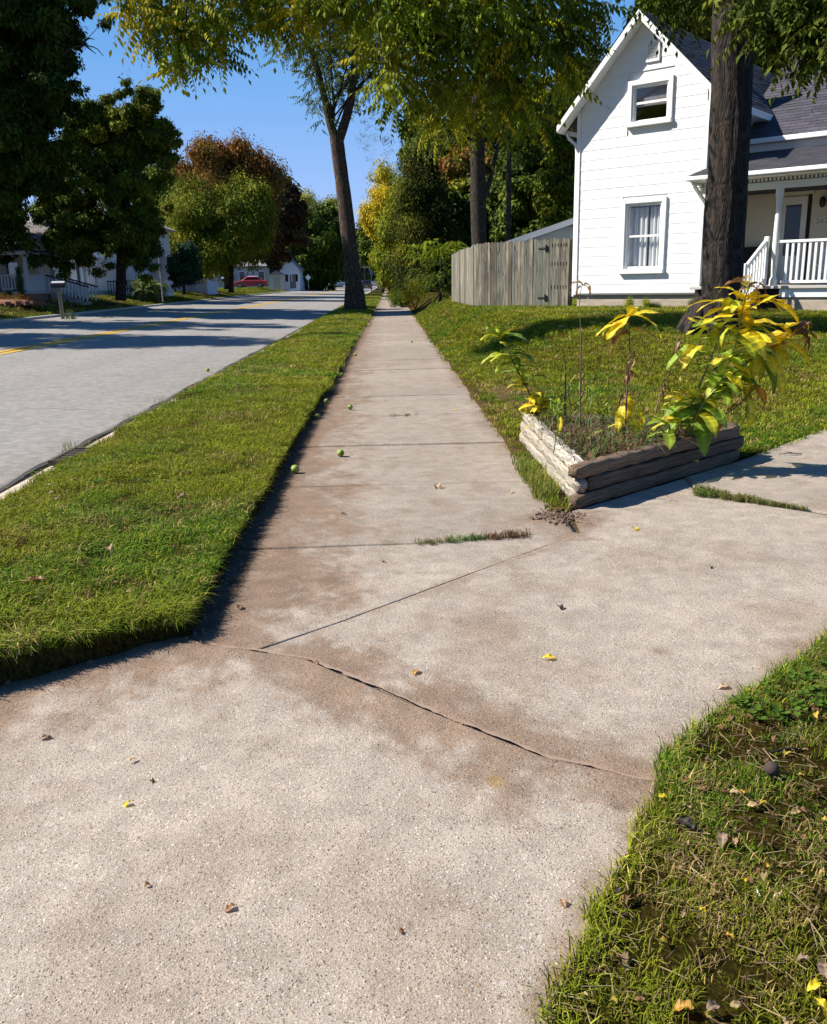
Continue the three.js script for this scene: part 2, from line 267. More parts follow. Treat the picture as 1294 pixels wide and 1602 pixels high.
// foreground apron, its upper edge is the dipping joint
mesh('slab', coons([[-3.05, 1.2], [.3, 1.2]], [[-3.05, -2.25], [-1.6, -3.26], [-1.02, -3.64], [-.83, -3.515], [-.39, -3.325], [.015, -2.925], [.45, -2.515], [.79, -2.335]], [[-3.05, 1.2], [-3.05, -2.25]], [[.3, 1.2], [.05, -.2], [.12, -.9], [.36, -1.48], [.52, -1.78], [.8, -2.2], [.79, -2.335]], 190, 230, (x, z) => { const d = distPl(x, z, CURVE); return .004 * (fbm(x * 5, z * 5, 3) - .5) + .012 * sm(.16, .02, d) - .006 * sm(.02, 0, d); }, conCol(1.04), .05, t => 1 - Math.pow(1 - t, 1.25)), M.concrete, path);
const E0 = .012;
const dHt = (x, z) => .004 * (fbm(x * 5 + 50, z * 5, 3) - .5) + drvY(x, z) - .006 * sm(.03, 0, distPl(x, z, CURVE));
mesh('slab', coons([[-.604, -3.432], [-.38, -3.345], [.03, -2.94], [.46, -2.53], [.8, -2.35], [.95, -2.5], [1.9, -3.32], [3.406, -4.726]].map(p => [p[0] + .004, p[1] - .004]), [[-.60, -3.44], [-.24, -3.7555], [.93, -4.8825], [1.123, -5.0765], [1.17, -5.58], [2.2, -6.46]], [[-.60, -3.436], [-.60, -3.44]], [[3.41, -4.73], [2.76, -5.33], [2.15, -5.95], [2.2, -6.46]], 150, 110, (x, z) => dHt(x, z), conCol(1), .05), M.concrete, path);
mesh('slab', coons([[3.418, -4.738], [7, -7.83]], [[2.208, -6.468], [7, -10.7]], [[3.418, -4.738], [2.768, -5.338], [2.158, -5.958], [2.208, -6.468]], [[7, -7.83], [7, -10.7]], 90, 60, (x, z) => dHt(x, z) + .006, conCol(.96), .05), M.concrete, path);
// sidewalk slabs
const walk = struct('sidewalk', 'straight grey concrete sidewalk running to the horizon');
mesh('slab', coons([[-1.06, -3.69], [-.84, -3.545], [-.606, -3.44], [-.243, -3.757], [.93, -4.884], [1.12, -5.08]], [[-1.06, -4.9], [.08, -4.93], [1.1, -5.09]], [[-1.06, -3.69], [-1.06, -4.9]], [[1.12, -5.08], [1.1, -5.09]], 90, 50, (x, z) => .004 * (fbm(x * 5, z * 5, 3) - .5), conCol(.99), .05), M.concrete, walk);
{
  const cuts = [-4.93, -6.5, -8.15, -10.05, -11.8]; while (cuts[cuts.length - 1] > -62) cuts.push(cuts[cuts.length - 1] - rr(1.65, 1.95));
  for (let k = 0; k < cuts.length - 1; k++) {
    const z0 = cuts[k] - .0022, z1 = cuts[k + 1] + .0022, dy = rr(-.006, .006), sl = rr(-.004, .004), t = rr(.86, 1.0), n = z0 > -20 ? 64 : 24;
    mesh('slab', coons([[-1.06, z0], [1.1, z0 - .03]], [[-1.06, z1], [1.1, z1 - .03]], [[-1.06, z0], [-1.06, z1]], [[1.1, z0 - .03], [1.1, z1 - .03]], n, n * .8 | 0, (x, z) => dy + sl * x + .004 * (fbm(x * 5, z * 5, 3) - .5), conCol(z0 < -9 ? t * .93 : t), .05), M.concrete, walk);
  }
  const zl = cuts[cuts.length - 1] - .01;
  mesh('far_slabs', coons([[-.9, zl], [1.1, zl]], [[-.9, -500], [1.1, -500]], [[-.9, zl], [-.9, -500]], [[1.1, zl], [1.1, -500]], 16, 120, () => 0, conCol(.92), .05), M.concrete, walk).userData.kind = 'stuff';
}
// kerb and road
const kerb = struct('kerb', 'flush pale concrete kerb beside the road');
for (let k = 0; k < 26; k++) { const z0 = 3 - k * 3.05, z1 = z0 - 3.04, n = 24; mesh('kerb_stone', coons([[-3.12, z0], [-2.78, z0]], [[-3.12, z1], [-2.78, z1]], [[-3.12, z0], [-3.12, z1]], [[-2.78, z0], [-2.78, z1]], 6, n, (x, z) => -.066 + .05 * sm(-3.08, -2.9, x) + .006 * (fbm(x * 5, z * 5, 2) - .5), (x, z) => { const d = sm(.5, .8, fbm(x * 3, z * 1.4 + 40, 4)); return [lerp(1.05, .8, d), lerp(1.02, .72, d), lerp(.96, .62, d)]; }, .1), M.concrete, kerb); }
mesh('far_kerb', bx(-3.12, -2.85, -.2, -.005, -500, -76.4), std([.42, .4, .37], .9), kerb);
{
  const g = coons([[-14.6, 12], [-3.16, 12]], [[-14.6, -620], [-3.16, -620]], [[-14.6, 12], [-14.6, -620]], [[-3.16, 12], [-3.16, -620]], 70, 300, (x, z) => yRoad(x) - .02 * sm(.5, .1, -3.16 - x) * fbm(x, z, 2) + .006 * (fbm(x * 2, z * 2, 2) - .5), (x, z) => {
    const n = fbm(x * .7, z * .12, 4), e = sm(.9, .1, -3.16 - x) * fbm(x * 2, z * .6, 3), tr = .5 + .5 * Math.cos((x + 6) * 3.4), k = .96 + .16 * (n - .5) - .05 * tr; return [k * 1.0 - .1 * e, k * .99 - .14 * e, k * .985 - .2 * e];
  }, .15, t => Math.pow(t, 2.2));
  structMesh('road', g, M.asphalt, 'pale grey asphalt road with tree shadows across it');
  const farK = bx(-14.85, -14.6, -.1, yRoad(-14.6) + .1, -500, 12); structMesh('kerb', farK, std([.40, .385, .36], .9), 'low concrete kerb on the far side of the road');
  // dark broken seam between asphalt and kerb
  const P = []; const col = std([.02, .018, .016], .95); const zs = []; for (let z = -2; z > -60; z -= .12) zs.push(z);
  for (let i = 0; i < zs.length - 1; i++) { const f = z => [-3.20 + .05 * (fbm(1, z * 1.3, 3) - .5) * 2, .02 + .045 * Math.pow(fbm(7, z * 1.6, 4), 2) * 2 * sm(-40, -8, z)]; const [x0, w0] = f(zs[i]), [x1, w1] = f(zs[i + 1]), y = yRoad(-3.2) + .012; P.push(V(x0 - w0, y, zs[i]), V(x0 + w0, y + .012, zs[i]), V(x1 - w1, y, zs[i + 1]), V(x1 - w1, y, zs[i + 1]), V(x0 + w0, y + .012, zs[i]), V(x1 + w1, y + .012, zs[i + 1])); }
  structMesh('road_seam', poly(P), col, 'dark broken seam between road and kerb');
  const lineM = new THREE.MeshStandardMaterial({ map: asphMap, roughness: .8, vertexColors: true, color: new THREE.Color().setRGB(1.9, 1.9, 1.9) });
  for (const [x0, w, z0, op] of [[-8.74, .20, 8, 1], [-9.02, .20, 8, 1], [-12.3, .11, 8, .6]]) {
    const g2 = coons([[x0 - w / 2, z0], [x0 + w / 2, z0]], [[x0 - w / 2, -500], [x0 + w / 2, -500]], [[x0 - w / 2, z0], [x0 - w / 2, -500]], [[x0 + w / 2, z0], [x0 + w / 2, -500]], 2, 500, (x, z) => yRoad(x) + .009, (x, z) => { const d = sm(.42, .72, fbm(x * 4, z * .8, 4)) * .4 + (1 - op); return [lerp(1.0, .55, d), lerp(.62, .53, d), lerp(.02, .48, d)]; }, 0, t => Math.pow(t, 2.2));
    structMesh('road_marking', g2, lineM, op === 1 ? 'worn yellow centre line painted on the road' : 'faint yellow lane line on the far lane');
  }
  // hairline cracks and seams in the road surface are real narrow grooves
  const cr = [];
  for (let k = 0; k < 26; k++) { let x = rr(-9, -3.6), z = rr(-7, -24); const dx = rr(-1, 1), dz = rr(-.15, .15); for (let i = 0; i < 9; i++) { const nx = x + dx * .12 + rr(-.02, .02), nz = z + dz * .12 + rr(-.03, .03), w = .006; cr.push(V(x, yRoad(x) + .006, z - w), V(nx, yRoad(nx) + .006, nz - w), V(x, yRoad(x) + .006, z + w), V(x, yRoad(x) + .006, z + w), V(nx, yRoad(nx) + .006, nz - w), V(nx, yRoad(nx) + .006, nz + w)); x = nx; z = nz; } }
  const c = structMesh('road_crack', poly(cr), std([.12, .105, .09], .95), 'thin dark cracks in the near lane'); c.userData.kind = 'stuff';
}
// lawns
const edgeW = (z, s) => .05 * (fbm(s, z * 2.2, 3) - .5) + .03 * (fbm(s + 9, z * 9, 2) - .5);
{
  const NV = 420, NU = 34, P = [], U = [], C = [], I = [];
  for (let j = -1; j <= NV; j++) for (let i = 0; i <= NU + 1; i++) {
    const ii = Math.min(i, NU), u = ii / NU, xr = -2.86 + u * 1.89, t = Math.max(0, j) / NV, z = vergeEnd(xr) + edgeW(xr, 70) * 1.2 - 480 * Math.pow(t, 2.6), x = xr + (u > .9 ? edgeW(z, 30) * (u - .9) * 10 : 0) + (i > NU ? .015 : 0), out = i > NU || j < 0;
    P.push(x + (i > NU ? .02 + .05 * fbm(z * 6, 3, 3) : 0), out ? -.04 : Hverge(xr, z), z + (j < 0 ? .02 + .09 * fbm(x * 7, 5, 3) : 0)); U.push(x + (i > NU ? .12 : 0), z + (j < 0 ? .12 : 0)); const c = out ? [.30, .21, .15] : turfCol(x, z); C.push(...c);
  }
  const w = NU + 2; for (let j = 0; j <= NV; j++) for (let i = 0; i < w - 1; i++) { const a = j * w + i, b = a + w; I.push(a, a + 1, b, b, a + 1, b + 1); }
  const g = new THREE.BufferGeometry(); g.setAttribute('position', new THREE.Float32BufferAttribute(P, 3)); g.setAttribute('uv', new THREE.Float32BufferAttribute(U, 2)); g.setAttribute('color', new THREE.Float32BufferAttribute(C, 3)); g.setIndex(I); g.computeVertexNormals();
  structMesh('verge', g, M.turf, 'raised strip of turf between the road and the sidewalk');
  // right lawn
  const rx = [1.06]; while (rx[rx.length - 1] < 90) rx.push(rx[rx.length - 1] + .08 + .06 * (rx[rx.length - 1] - 1));
  const top = rx.map(x => [x, -480]), bot = rx.map(x => [x, x < 1.17 ? -5.6 : drvL(x)]);
  const P2 = [], U2 = [], C2 = [], I2 = [], nv = 220;
  for (let j = 0; j <= nv; j++) for (let i = -1; i < rx.length; i++) { const ii = Math.max(0, i), z = bot[ii][1] - Math.pow(j / nv, 2.6) * 430, x = rx[ii] + (ii === 0 ? edgeW(z, 50) : 0) - (i < 0 ? .01 : 0); P2.push(x, i < 0 ? -.05 : Hright(rx[ii], z), z); U2.push(x, z); const sd = sm(1.35, 1.05, x); const c = turfCol(x, z), s = [.78, .6, .5], k = Math.max(sd * sm(-24, -6, z) * .9, sm(.5, .2, Math.hypot(x - 1.2, z + 5.6))); C2.push(lerp(c[0], s[0], k), lerp(c[1], s[1], k), lerp(c[2], s[2], k)); }
  const w2 = rx.length + 1; for (let j = 0; j < nv; j++) for (let i = 0; i < w2 - 1; i++) { const a = j * w2 + i, b = a + w2; I2.push(a, a + 1, b, b, a + 1, b + 1); }
  const g2 = new THREE.BufferGeometry(); g2.setAttribute('position', new THREE.Float32BufferAttribute(P2, 3)); g2.setAttribute('uv', new THREE.Float32BufferAttribute(U2, 2)); g2.setAttribute('color', new THREE.Float32BufferAttribute(C2, 3)); g2.setIndex(I2); g2.computeVertexNormals();
  structMesh('lawn', g2, M.turf, 'sunlit lawn rising from the sidewalk to the white house');
  const FE = [[-.1, 1.5], [.1, -.6], [.29, -1.48], [.45, -1.78], [.72, -2.2], [.9, -2.56], [1.78, -3.32], [6, -6.95], [60, -53]];
  structMesh('lawn', coons(FE, [[90, 1.5], [90, -80]], [FE[0], [90, 1.5]], [FE[8], [90, -80]], 160, 120, (x, z) => Hfg(x, z) + (x > 2 ? Math.max(0, drvY(x, z)) + .015 * (x - 2) : 0), (x, z) => turfCol(x, z, .62), .05, t => Math.pow(t, 2.6)), M.turf, 'patchy turf in the near right corner');
  const lx = [-14.85, -15.2, -15.8, -16.5, -17.2, -18, -18.6, -20, -24, -30, -45, -80, -200];
  structMesh('lawn', coons(lx.map(x => [x, 20]), lx.map(x => [x, -560]), [[-14.85, 20], [-14.85, -560]], [[-200, 20], [-200, -560]], 60, 160, Hleft, turfCol, .3, t => Math.pow(t, 2.0)), M.turf, 'shaded lawns across the road');
}
// ---- grass blades
function tuftGeo(n, h, w, spread, seed, lean = .5) {
  const R = mulberry(seed), P = [];
  for (let k = 0; k < n; k++) {
    const a = R() * 6.28, r = Math.sqrt(R()) * spread, x = Math.cos(a) * r, z = Math.sin(a) * r, d = R() * 6.28, L = h * (.5 + .8 * R()), ln = lean * (.4 + R() * 1.1), cw = Math.cos(d + 1.57) * w / 2, sw = Math.sin(d + 1.57) * w / 2;
    const m = [x + Math.cos(d) * L * ln * .35, L * .62, z + Math.sin(d) * L * ln * .35], t = [x + Math.cos(d) * L * ln, L * (1 - .3 * ln), z + Math.sin(d) * L * ln];
    P.push(x - cw, -.01, z - sw, x + cw, -.01, z + sw, m[0] + cw * .8, m[1], m[2] + sw * .8, x - cw, -.01, z - sw, m[0] + cw * .8, m[1], m[2] + sw * .8, m[0] - cw * .8, m[1], m[2] - sw * .8, m[0] - cw * .8, m[1], m[2] - sw * .8, m[0] + cw * .8, m[1], m[2] + sw * .8, t[0], t[1], t[2]);
  }
  const g = new THREE.BufferGeometry(); g.setAttribute('position', new THREE.Float32BufferAttribute(P, 3)); g.computeVertexNormals(); return g;
}
const dummy = new THREE.Object3D();
function grassMass(name, label, geos, count, place, mat) {
  const per = Math.ceil(count / geos.length), root = new THREE.Group(); root.name = numbered(name); scene.add(root); root.userData = { kind: 'stuff', label };
  for (const g of geos) {
    const im = new THREE.InstancedMesh(g, mat, per); let n = 0; const c = new THREE.Color();
    for (let k = 0; k < per * 3 && n < per; k++) { const p = place(); if (!p) continue; dummy.position.set(p[0], p[1], p[2]); dummy.rotation.set(rr(-.2, .2) + (p[5] || 0), rnd() * 6.28, rr(-.2, .2) + (p[6] || 0)); dummy.scale.setScalar(p[3]); dummy.updateMatrix(); im.setMatrixAt(n, dummy.matrix); im.setColorAt(n, c.setRGB(...p[4])); n++; }
    im.count = n; im.name = 'blades'; im.userData.kind = 'stuff'; im.castShadow = im.receiveShadow = true; root.add(im);
  }
}
const grassM = leafMat(.2, { roughness: .85, specularIntensity: .12 });
function gcol(x, z, dry = 0) {
  const n = fbm(x * 1.3 + 11, z * 1.3, 3), r = rnd(), k = rr(.7, 1.75);
  if (r < .06 + dry * .55 + .3 * sm(.58, .8, n)) return rnd() < .5 ? [.40 * k, .29 * k, .10 * k] : [.20 * k, .13 * k, .05 * k];
  if (r < .26 + dry * .4) return [.225 * k, .235 * k, .02 * k];
  const h = sm(.35, .65, fbm(x * .8 + 70, z * .8, 2)); return [lerp(.092, .165, h) * k, lerp(.155, .182, h) * k, .012 * k];
}
const tufts = [tuftGeo(9, .046, .0046, .036, 5, .55), tuftGeo(9, .055, .004, .04, 6, .9), tuftGeo(8, .034, .0056, .036, 7, 1.0)];
const tuftsFar = [tuftGeo(26, .06, .008, .12, 8, .8), tuftGeo(26, .05, .01, .14, 9, .9)];
grassMass('grass', 'short mown grass on the strip between road and sidewalk, near part', tufts, 44000, () => {
  const x = rr(-2.88, -.96), z = vergeEnd(x) - Math.pow(rnd(), 1.5) * 9; const q = fbm(x * 5 + 2, z * 5, 3); if (q > .60 && rnd() < .75) return null; return [x, Hverge(x, z) - .005, z, rr(.65, 1.2) * (1.35 - .7 * q) * (z < -9 ? 1.25 : 1), gcol(x, z, .12 * sm(.45, .65, q))];
}, grassM);
grassMass('grass', 'longer grass hanging over the cut edge of the verge', [tuftGeo(8, .055, .004, .03, 15, 1.1)], 3400, () => {
  if (rnd() < .72) { const z = -3.6 - Math.pow(rnd(), 1.7) * 20; return [-.965 + edgeW(z, 30) + rr(-.06, .012), Hverge(-1, z) - .012, z, rr(.6, 1.2), gcol(-.86, z, .06), 0, rr(-.7, 0)]; }
  const x = rr(-3, -.97), z = vergeEnd(x) + edgeW(x, 70) * 1.2 - rr(0, .06); return [x, Hverge(x, z) - .012, z, rr(.6, 1.2), gcol(x, z, .06), rr(0, .6), 0];
}, grassM);
grassMass('grass', 'grass on the far strip between road and sidewalk', tuftsFar, 15000, () => { const x = rr(-2.88, -.96), z = -12 - Math.pow(rnd(), 1.9) * 90; return [x, Hverge(x, z) - .005, z, rr(.8, 1.2) * (z < -30 ? 1.5 : 1), gcol(x, z, .05)]; }, grassM);
const FGE = [[.1, -.6], [.29, -1.48], [.45, -1.78], [.72, -2.2], [.9, -2.56], [1.78, -3.32], [4, -5.23]];
const FGX = 0;
const fgX = z => { for (let i = 1; i < FGE.length; i++) if (z >= FGE[i][1]) return lerp(FGE[i - 1][0], FGE[i][0], (FGE[i - 1][1] - z) / (FGE[i - 1][1] - FGE[i][1])); return 4; };
grassMass('grass', 'short patchy grass in the near right corner', tufts, 12500, () => { const z = rr(-4.6, -1.0), x = fgX(z) + .015 + edgeW(z, 33) + Math.pow(rnd(), 1.3) * 1.9 - .02; if (fbm(x * 4 + 4, z * 4, 3) > .47 && rnd() < .82) return null; return [x, Hfg(x, z) - .004, z, rr(.38, .75), gcol(x, z, .26).map(v => v * .82)]; }, grassM);
grassMass('grass', 'longer blades along the near lawn edge', [tuftGeo(7, .062, .004, .02, 25, .9)], 700, () => { const z = rr(-4.4, -1.1), x = fgX(z) + edgeW(z, 33) + rr(-.015, .07); return [x, Hfg(x, z) - .01, z, rr(.5, 1.1), gcol(x, z, .08), 0, rr(-.2, .6)]; }, grassM);
grassMass('grass', 'clipped grass on the lawn before the white house', tuftsFar, 52000, () => { const x = 1.08 + Math.pow(rnd(), 1.2) * 15, z = drvL(Math.max(1.17, x)) - .02 - Math.pow(rnd(), 1.4) * 34; if (x < 3 && z > -8.3 && x > 1.2 && (x - 1.2) / 1.75 < (z + 8.3) / 1.3 + .35) return null; if (x < 1.22 && rnd() < .75) return null; return [x, Hright(x, z) - .005, z, rr(.55, 1.0) * (z < -16 ? 1.25 : .9), gcol(x, z, .02)]; }, grassM);
grassMass('grass', 'shaded grass on the lawns across the road', tuftsFar, 9000, () => { const x = -14.9 - Math.pow(rnd(), 1.3) * 12, z = -25 - rnd() * 110; return [x, Hleft(x, z), z, rr(1.2, 2.2), gcol(x, z, .05)]; }, grassM);

// clover patches, straw and crumbled thatch lying in the turf
function cloverGeo(seed) { const R = mulberry(seed), P = []; for (let k = 0; k < 5; k++) { const cx = (R() - .5) * .07, cz = (R() - .5) * .07, h = .02 + R() * .02, a0 = R() * 6; for (let l = 0; l < 3; l++) { const a = a0 + l * 2.09, r = .009; let pr = null; for (let q = 0; q <= 6; q++) { const b = q / 6 * 6.283, p = [cx + Math.cos(a) * r + Math.cos(b) * r, h + .004 * Math.cos(b - a), cz + Math.sin(a) * r + Math.sin(b) * r]; if (pr) P.push(cx + Math.cos(a) * r, h - .001, cz + Math.sin(a) * r, ...pr, ...p); pr = p; } } } const g = new THREE.BufferGeometry(); g.setAttribute('position', new THREE.Float32BufferAttribute(P, 3)); g.computeVertexNormals(); return g; }
grassMass('clover', 'small patches of dark clover in the turf', [cloverGeo(1), cloverGeo(2)], 240, () => { const k = rnd() < .55; let x, z, y; if (k) { z = rr(-4, -1.1); x = fgX(z) + .04 + rnd() * 1.3; y = Hfg(x, z); } else { x = rr(-2.8, -1.05); z = vergeEnd(x) - .05 - rnd() * 6; y = Hverge(x, z); } if (fbm(x * 2.1 + 40, z * 2.1, 3) < .52) return null; const b = rr(.7, 1.3); return [x, y, z, rr(.7, 1.2), [.06 * b, .11 * b, .012 * b]]; }, grassM);
const strawG = (() => { const g = new THREE.BoxGeometry(1, .02, .03).toNonIndexed(); g.computeVertexNormals(); return g; })();
grassMass('thatch', 'dry straw and crumbled thatch lying in the turf', [strawG], 7500, () => { const k = rnd(); let x, z, y; if (k < .62) { z = rr(-4.4, -1.1); x = fgX(z) + rnd() * 1.9; y = Hfg(x, z) + .004; } else { x = rr(-2.8, -.98); z = vergeEnd(x) - Math.pow(rnd(), 1.5) * 9; y = Hverge(x, z) + .006; } const b = rr(.5, 1.2); return [x, y + rr(0, .018), z, rr(.015, .07), rnd() < .45 ? [.36 * b, .27 * b, .13 * b] : [.15 * b, .09 * b, .045 * b]]; }, std([1, 1, 1], .95));

// ---------------------------------------------------------------- white house (local: x along the gable wall, y up, z out of it)
const font = await new FontLoader().loadAsync('fonts/droid/droid_sans_regular.typeface.json');
const HT = -41 * Math.PI / 180, HW = (() => { const d = ray(1008, 370), k = 21.5 / d.dot(camF); return V(d.x * k, 0, d.z * k); })(), GY = .7;
const house = thing('house', 'white clapboard house with steep front gable and railed side porch', 'house', V(HW.x, GY, HW.z), HT);
const hy = g => g.translate(0, -GY, 0);
const hm = (n, g, m, p = house) => mesh(n, Array.isArray(g) ? hy(mergeGeometries(g.map(q => q.index ? q.toNonIndexed() : q))) : hy(g), m, p);
const L0 = -1.9, R0 = 1.45, APX = -.22, EAVEY = 5.48, APY = 7.28, SB = 1.06;
const slopeL = (APY - EAVEY) / (APX - L0), slopeR = (APY - 5.6) / (R0 - APX);
// walls (backing) with openings
{
  const sh = new THREE.Shape([[L0, SB], [R0, SB], [R0, 5.6], [APX, APY], [L0, EAVEY]].map(p => new THREE.Vector2(...p)));
  for (const [a, b, c, d] of [[-.46, .46, 1.72, 3.18], [-.44, .44, 5.08, 5.86]]) sh.holes.push(new THREE.Path([[a, c], [a, d], [b, d], [b, c]].map(p => new THREE.Vector2(...p))));
  hm('wall', new THREE.ExtrudeGeometry(sh, { depth: .14, bevelEnabled: false }).translate(0, 0, -.165), M.white);
}
hm('wall', [bx(L0, L0 + .14, SB, EAVEY - .02, -9, -.166), bx(R0 - .14, R0, SB, 5.55, -9, -.166)], M.white);
hm('wall', bx(R0 + .001, 8.6, SB, 4.75, -2.64, -2.5), M.shadedWhite);
hm('foundation', bx(L0 + .05, R0 - .03, .3, SB - .02, -9, -.06), M.foundation);
hm('foundation', bx(3.55, 8.8, .3, .98, .38, .52), M.foundation);
hm('flashing', bx(L0 + .02, R0, SB - .022, SB + .02, -.06, .012), std([.12, .12, .12], .6));
// clapboards on the gable, each a board of its own
function clap(s0, s1, y, h, z0, proud, t0, t1) { // bottom edge s0..s1 at y, top edge t0..t1 at y+h
  const a = [V(s0, y, z0), V(s1, y, z0), V(t1, y + h, z0), V(t0, y + h, z0)], b = [V(s0, y, z0 + proud), V(s1, y, z0 + proud), V(t1, y + h, z0 + .004), V(t0, y + h, z0 + .004)];
  const T = [b[0], b[1], b[2], b[0], b[2], b[3], a[0], a[1], b[1], a[0], b[1], b[0], a[0], b[0], b[3], a[0], b[3], a[3], b[1], a[1], a[2], b[1], a[2], b[2]];
  return poly(T, T.flatMap(v => [v.x, v.y]));
}
{
  const ex = .232; let y = SB + .005;
  const lim = yy => [Math.max(L0 + .075, yy > EAVEY ? APX - (APY - yy) / slopeL : -9), Math.min(R0 - .06, yy > 5.6 ? APX + (APY - yy) / slopeR : 9)];
  while (y < APY - .1) {
    const h = Math.min(ex, APY - y - .04), [a0, b0] = lim(y), [a1, b1] = lim(y + h), cuts = [];
    if (y + h > 1.56 && y < 3.3) cuts.push([-.62, .55, 1.56, 3.3]); if (y + h > 4.97 && y < 5.97) cuts.push([-.57, .57, 4.97, 5.97]);
    if (!cuts.length) { const wd = Math.min(b0, b1) - Math.max(a0, a1); if (wd < 1.2) hm('clapboard', clap(a0, b0, y, h, -.012, .010, a1, b1), M.white); else { const s = Math.max(a0, a1) + wd * rr(.25, .75); hm('clapboard', clap(a0, s, y, h, -.012, .010 + rr(-.0012, .0012), a1, s), M.white); hm('clapboard', clap(s + .003, b0, y, h, -.012, .010 + rr(-.0012, .0012), s + .003, b1), M.white); } }
    else { const [c, d] = cuts[0]; hm('clapboard', clap(a0, c, y, h, -.012, .010, a1, c), M.white); hm('clapboard', clap(d, b0, y, h, -.012, .010, d, b1), M.white); }
    y += ex;
  }
  for (let yy = SB + .1; yy < 4.3; yy += .19) hm('clapboard', clap(R0 + .14, 2.35, yy, .19, -2.498, .022, R0 + .14, 2.35), M.shadedWhite);
  for (let yy = SB + .1; yy < 4.3; yy += .19) hm('clapboard', clap(3.16, 8.5, yy, .19, -2.498, .022, 3.16, 8.5), M.shadedWhite);
  // side wall of the gable wing above the porch roof
  const q = []; for (let yy = SB + .1; yy < 5.3; yy += .23) { const g = clap(.05, 8.5, yy, .23, 0, .02, .05, 8.5); g.rotateY(Math.PI / 2); g.translate(R0, 0, 0); q.push(g); } hm('side_clapboards', q, M.white);
}
hm('corner_board', rbx(L0 - .03, L0 + .075, SB - .02, EAVEY, -.12, .022, .008), M.trim); hm('corner_board', rbx(R0 - .06, R0 + .025, SB - .02, 5.3, -.12, .021, .008), M.trim);
// gable and main roofs
function shingles(name, o, U, W, lu, lw, clip, seed, tone = [.052, .050, .062]) { // o corner at eave, U along eave, W up the slope
  const R = mulberry(seed), P = [], C = [], N = U.clone().cross(W).normalize(); if (N.y < 0) N.negate(); const ew = .15, tw = .31, uv = [];
  for (let r = 0; r * ew < lw; r++) for (let u = -(r % 2) * tw / 2 - R() * .05; u < lu; u += tw) {
    const a = Math.max(0, u), b = Math.min(lu, u + tw - .006); if (b - a < .02) continue; if (clip && !clip((a + b) / 2, r * ew)) continue;
    const k = .72 + .55 * R() + .25 * (fbm(u * .7 + seed, r * .15, 2) - .5), z = .010 + .006 * R(), top = Math.min(lw, (r + 1) * ew + .02), jit = (R() - .5) * .008;
    const q = (x, w, h) => o.clone().addScaledVector(U, x).addScaledVector(W, w).addScaledVector(N, h), A = q(a, r * ew + jit, z), B = q(b, r * ew + jit, z), Cc = q(b, top, .003), D = q(a, top, .003), A2 = q(a, r * ew + jit, 0), B2 = q(b, r * ew + jit, 0);
    for (const t of [[A, B, Cc], [A, Cc, D], [A2, B2, B], [A2, B, A]]) for (const v of t) { P.push(v.x, v.y, v.z); C.push(tone[0] * k, tone[1] * k, tone[2] * k); uv.push(v.x, v.y); }
  }
  const g = new THREE.BufferGeometry(); g.setAttribute('position', new THREE.Float32BufferAttribute(P, 3)); g.setAttribute('color', new THREE.Float32BufferAttribute(C, 3)); g.setAttribute('uv', new THREE.Float32BufferAttribute(uv, 2)); g.computeVertexNormals();
  return g;
}
const deckM = std([.05, .048, .055], .95);
const ZG = .36, OV = .4; // gable overhang, eave overhang
{
  const yl = EAVEY - OV * slopeL + .12, yr = 5.6 - OV * slopeR + .12, xl = L0 - OV, xr = R0 + OV, top = APY + .14;
  hm('roof_deck', prism([[xl, yl], [APX, top], [xr, yr], [xr, yr - .07], [APX, top - .09], [xl, yl - .07]], -9, ZG - .03), deckM);
  const Lr = Math.hypot(xr - APX, top - yr), Ll = Math.hypot(APX - xl, top - yl);
  const r1 = hm('shingles', shingles('s', V(xr + .02, yr, -9), V(0, 0, 1), V(APX - xr, top - yr, 0).normalize(), 9 + ZG, Lr, null, 3), M.shingle); r1.userData.kind = 'stuff';
  const r2 = hm('shingles', shingles('s', V(xl - .02, yl, -9), V(0, 0, 1), V(APX - xl, top - yl, 0).normalize(), 9 + ZG, Ll, null, 4), M.shingle); r2.userData.kind = 'stuff';
  // rake boards and soffits
  hm('rake_board', prism([[xl - .02, yl - .16], [xl - .02, yl - .01], [APX, top - .01], [APX, top - .19]], ZG - .03, ZG), M.trim);
  hm('rake_board', prism([[xr + .02, yr - .16], [xr + .02, yr - .01], [APX + .001, top - .01], [APX + .001, top - .19]], ZG - .03, ZG), M.trim);
  hm('soffit', prism([[xl, yl - .15], [APX, top - .18], [APX, top - .14], [xl, yl - .11]], .0, ZG - .031), M.trim);
  hm('soffit', prism([[xr, yr - .15], [APX, top - .18], [APX, top - .14], [xr, yr - .11]], .0, ZG - .031), M.trim);
  hm('fascia', bx(xr - .005, xr + .02, yr - .17, yr - .01, -9, ZG - .031), M.trim); hm('fascia', bx(xl - .02, xl + .005, yl - .17, yl - .01, -9, ZG - .031), M.trim);
  hm('soffit', bx(R0 + .02, xr - .006, yr - .17, yr - .14, -9, -.01), M.trim);
  // downspout at the left corner
  const c = new THREE.CatmullRomCurve3([V(xl + .05, yl - .15, -.05), V(xl + .1, yl - .27, -.06), V(L0 - .12, yl - .42, -.07), V(L0 - .075, yl - .6, -.08), V(L0 - .075, 3, -.08), V(L0 - .075, 1.0, -.08)], false, 'catmullrom', .15);
  hm('downspout', new THREE.TubeGeometry(c, 60, .042, 8), M.trim);
}
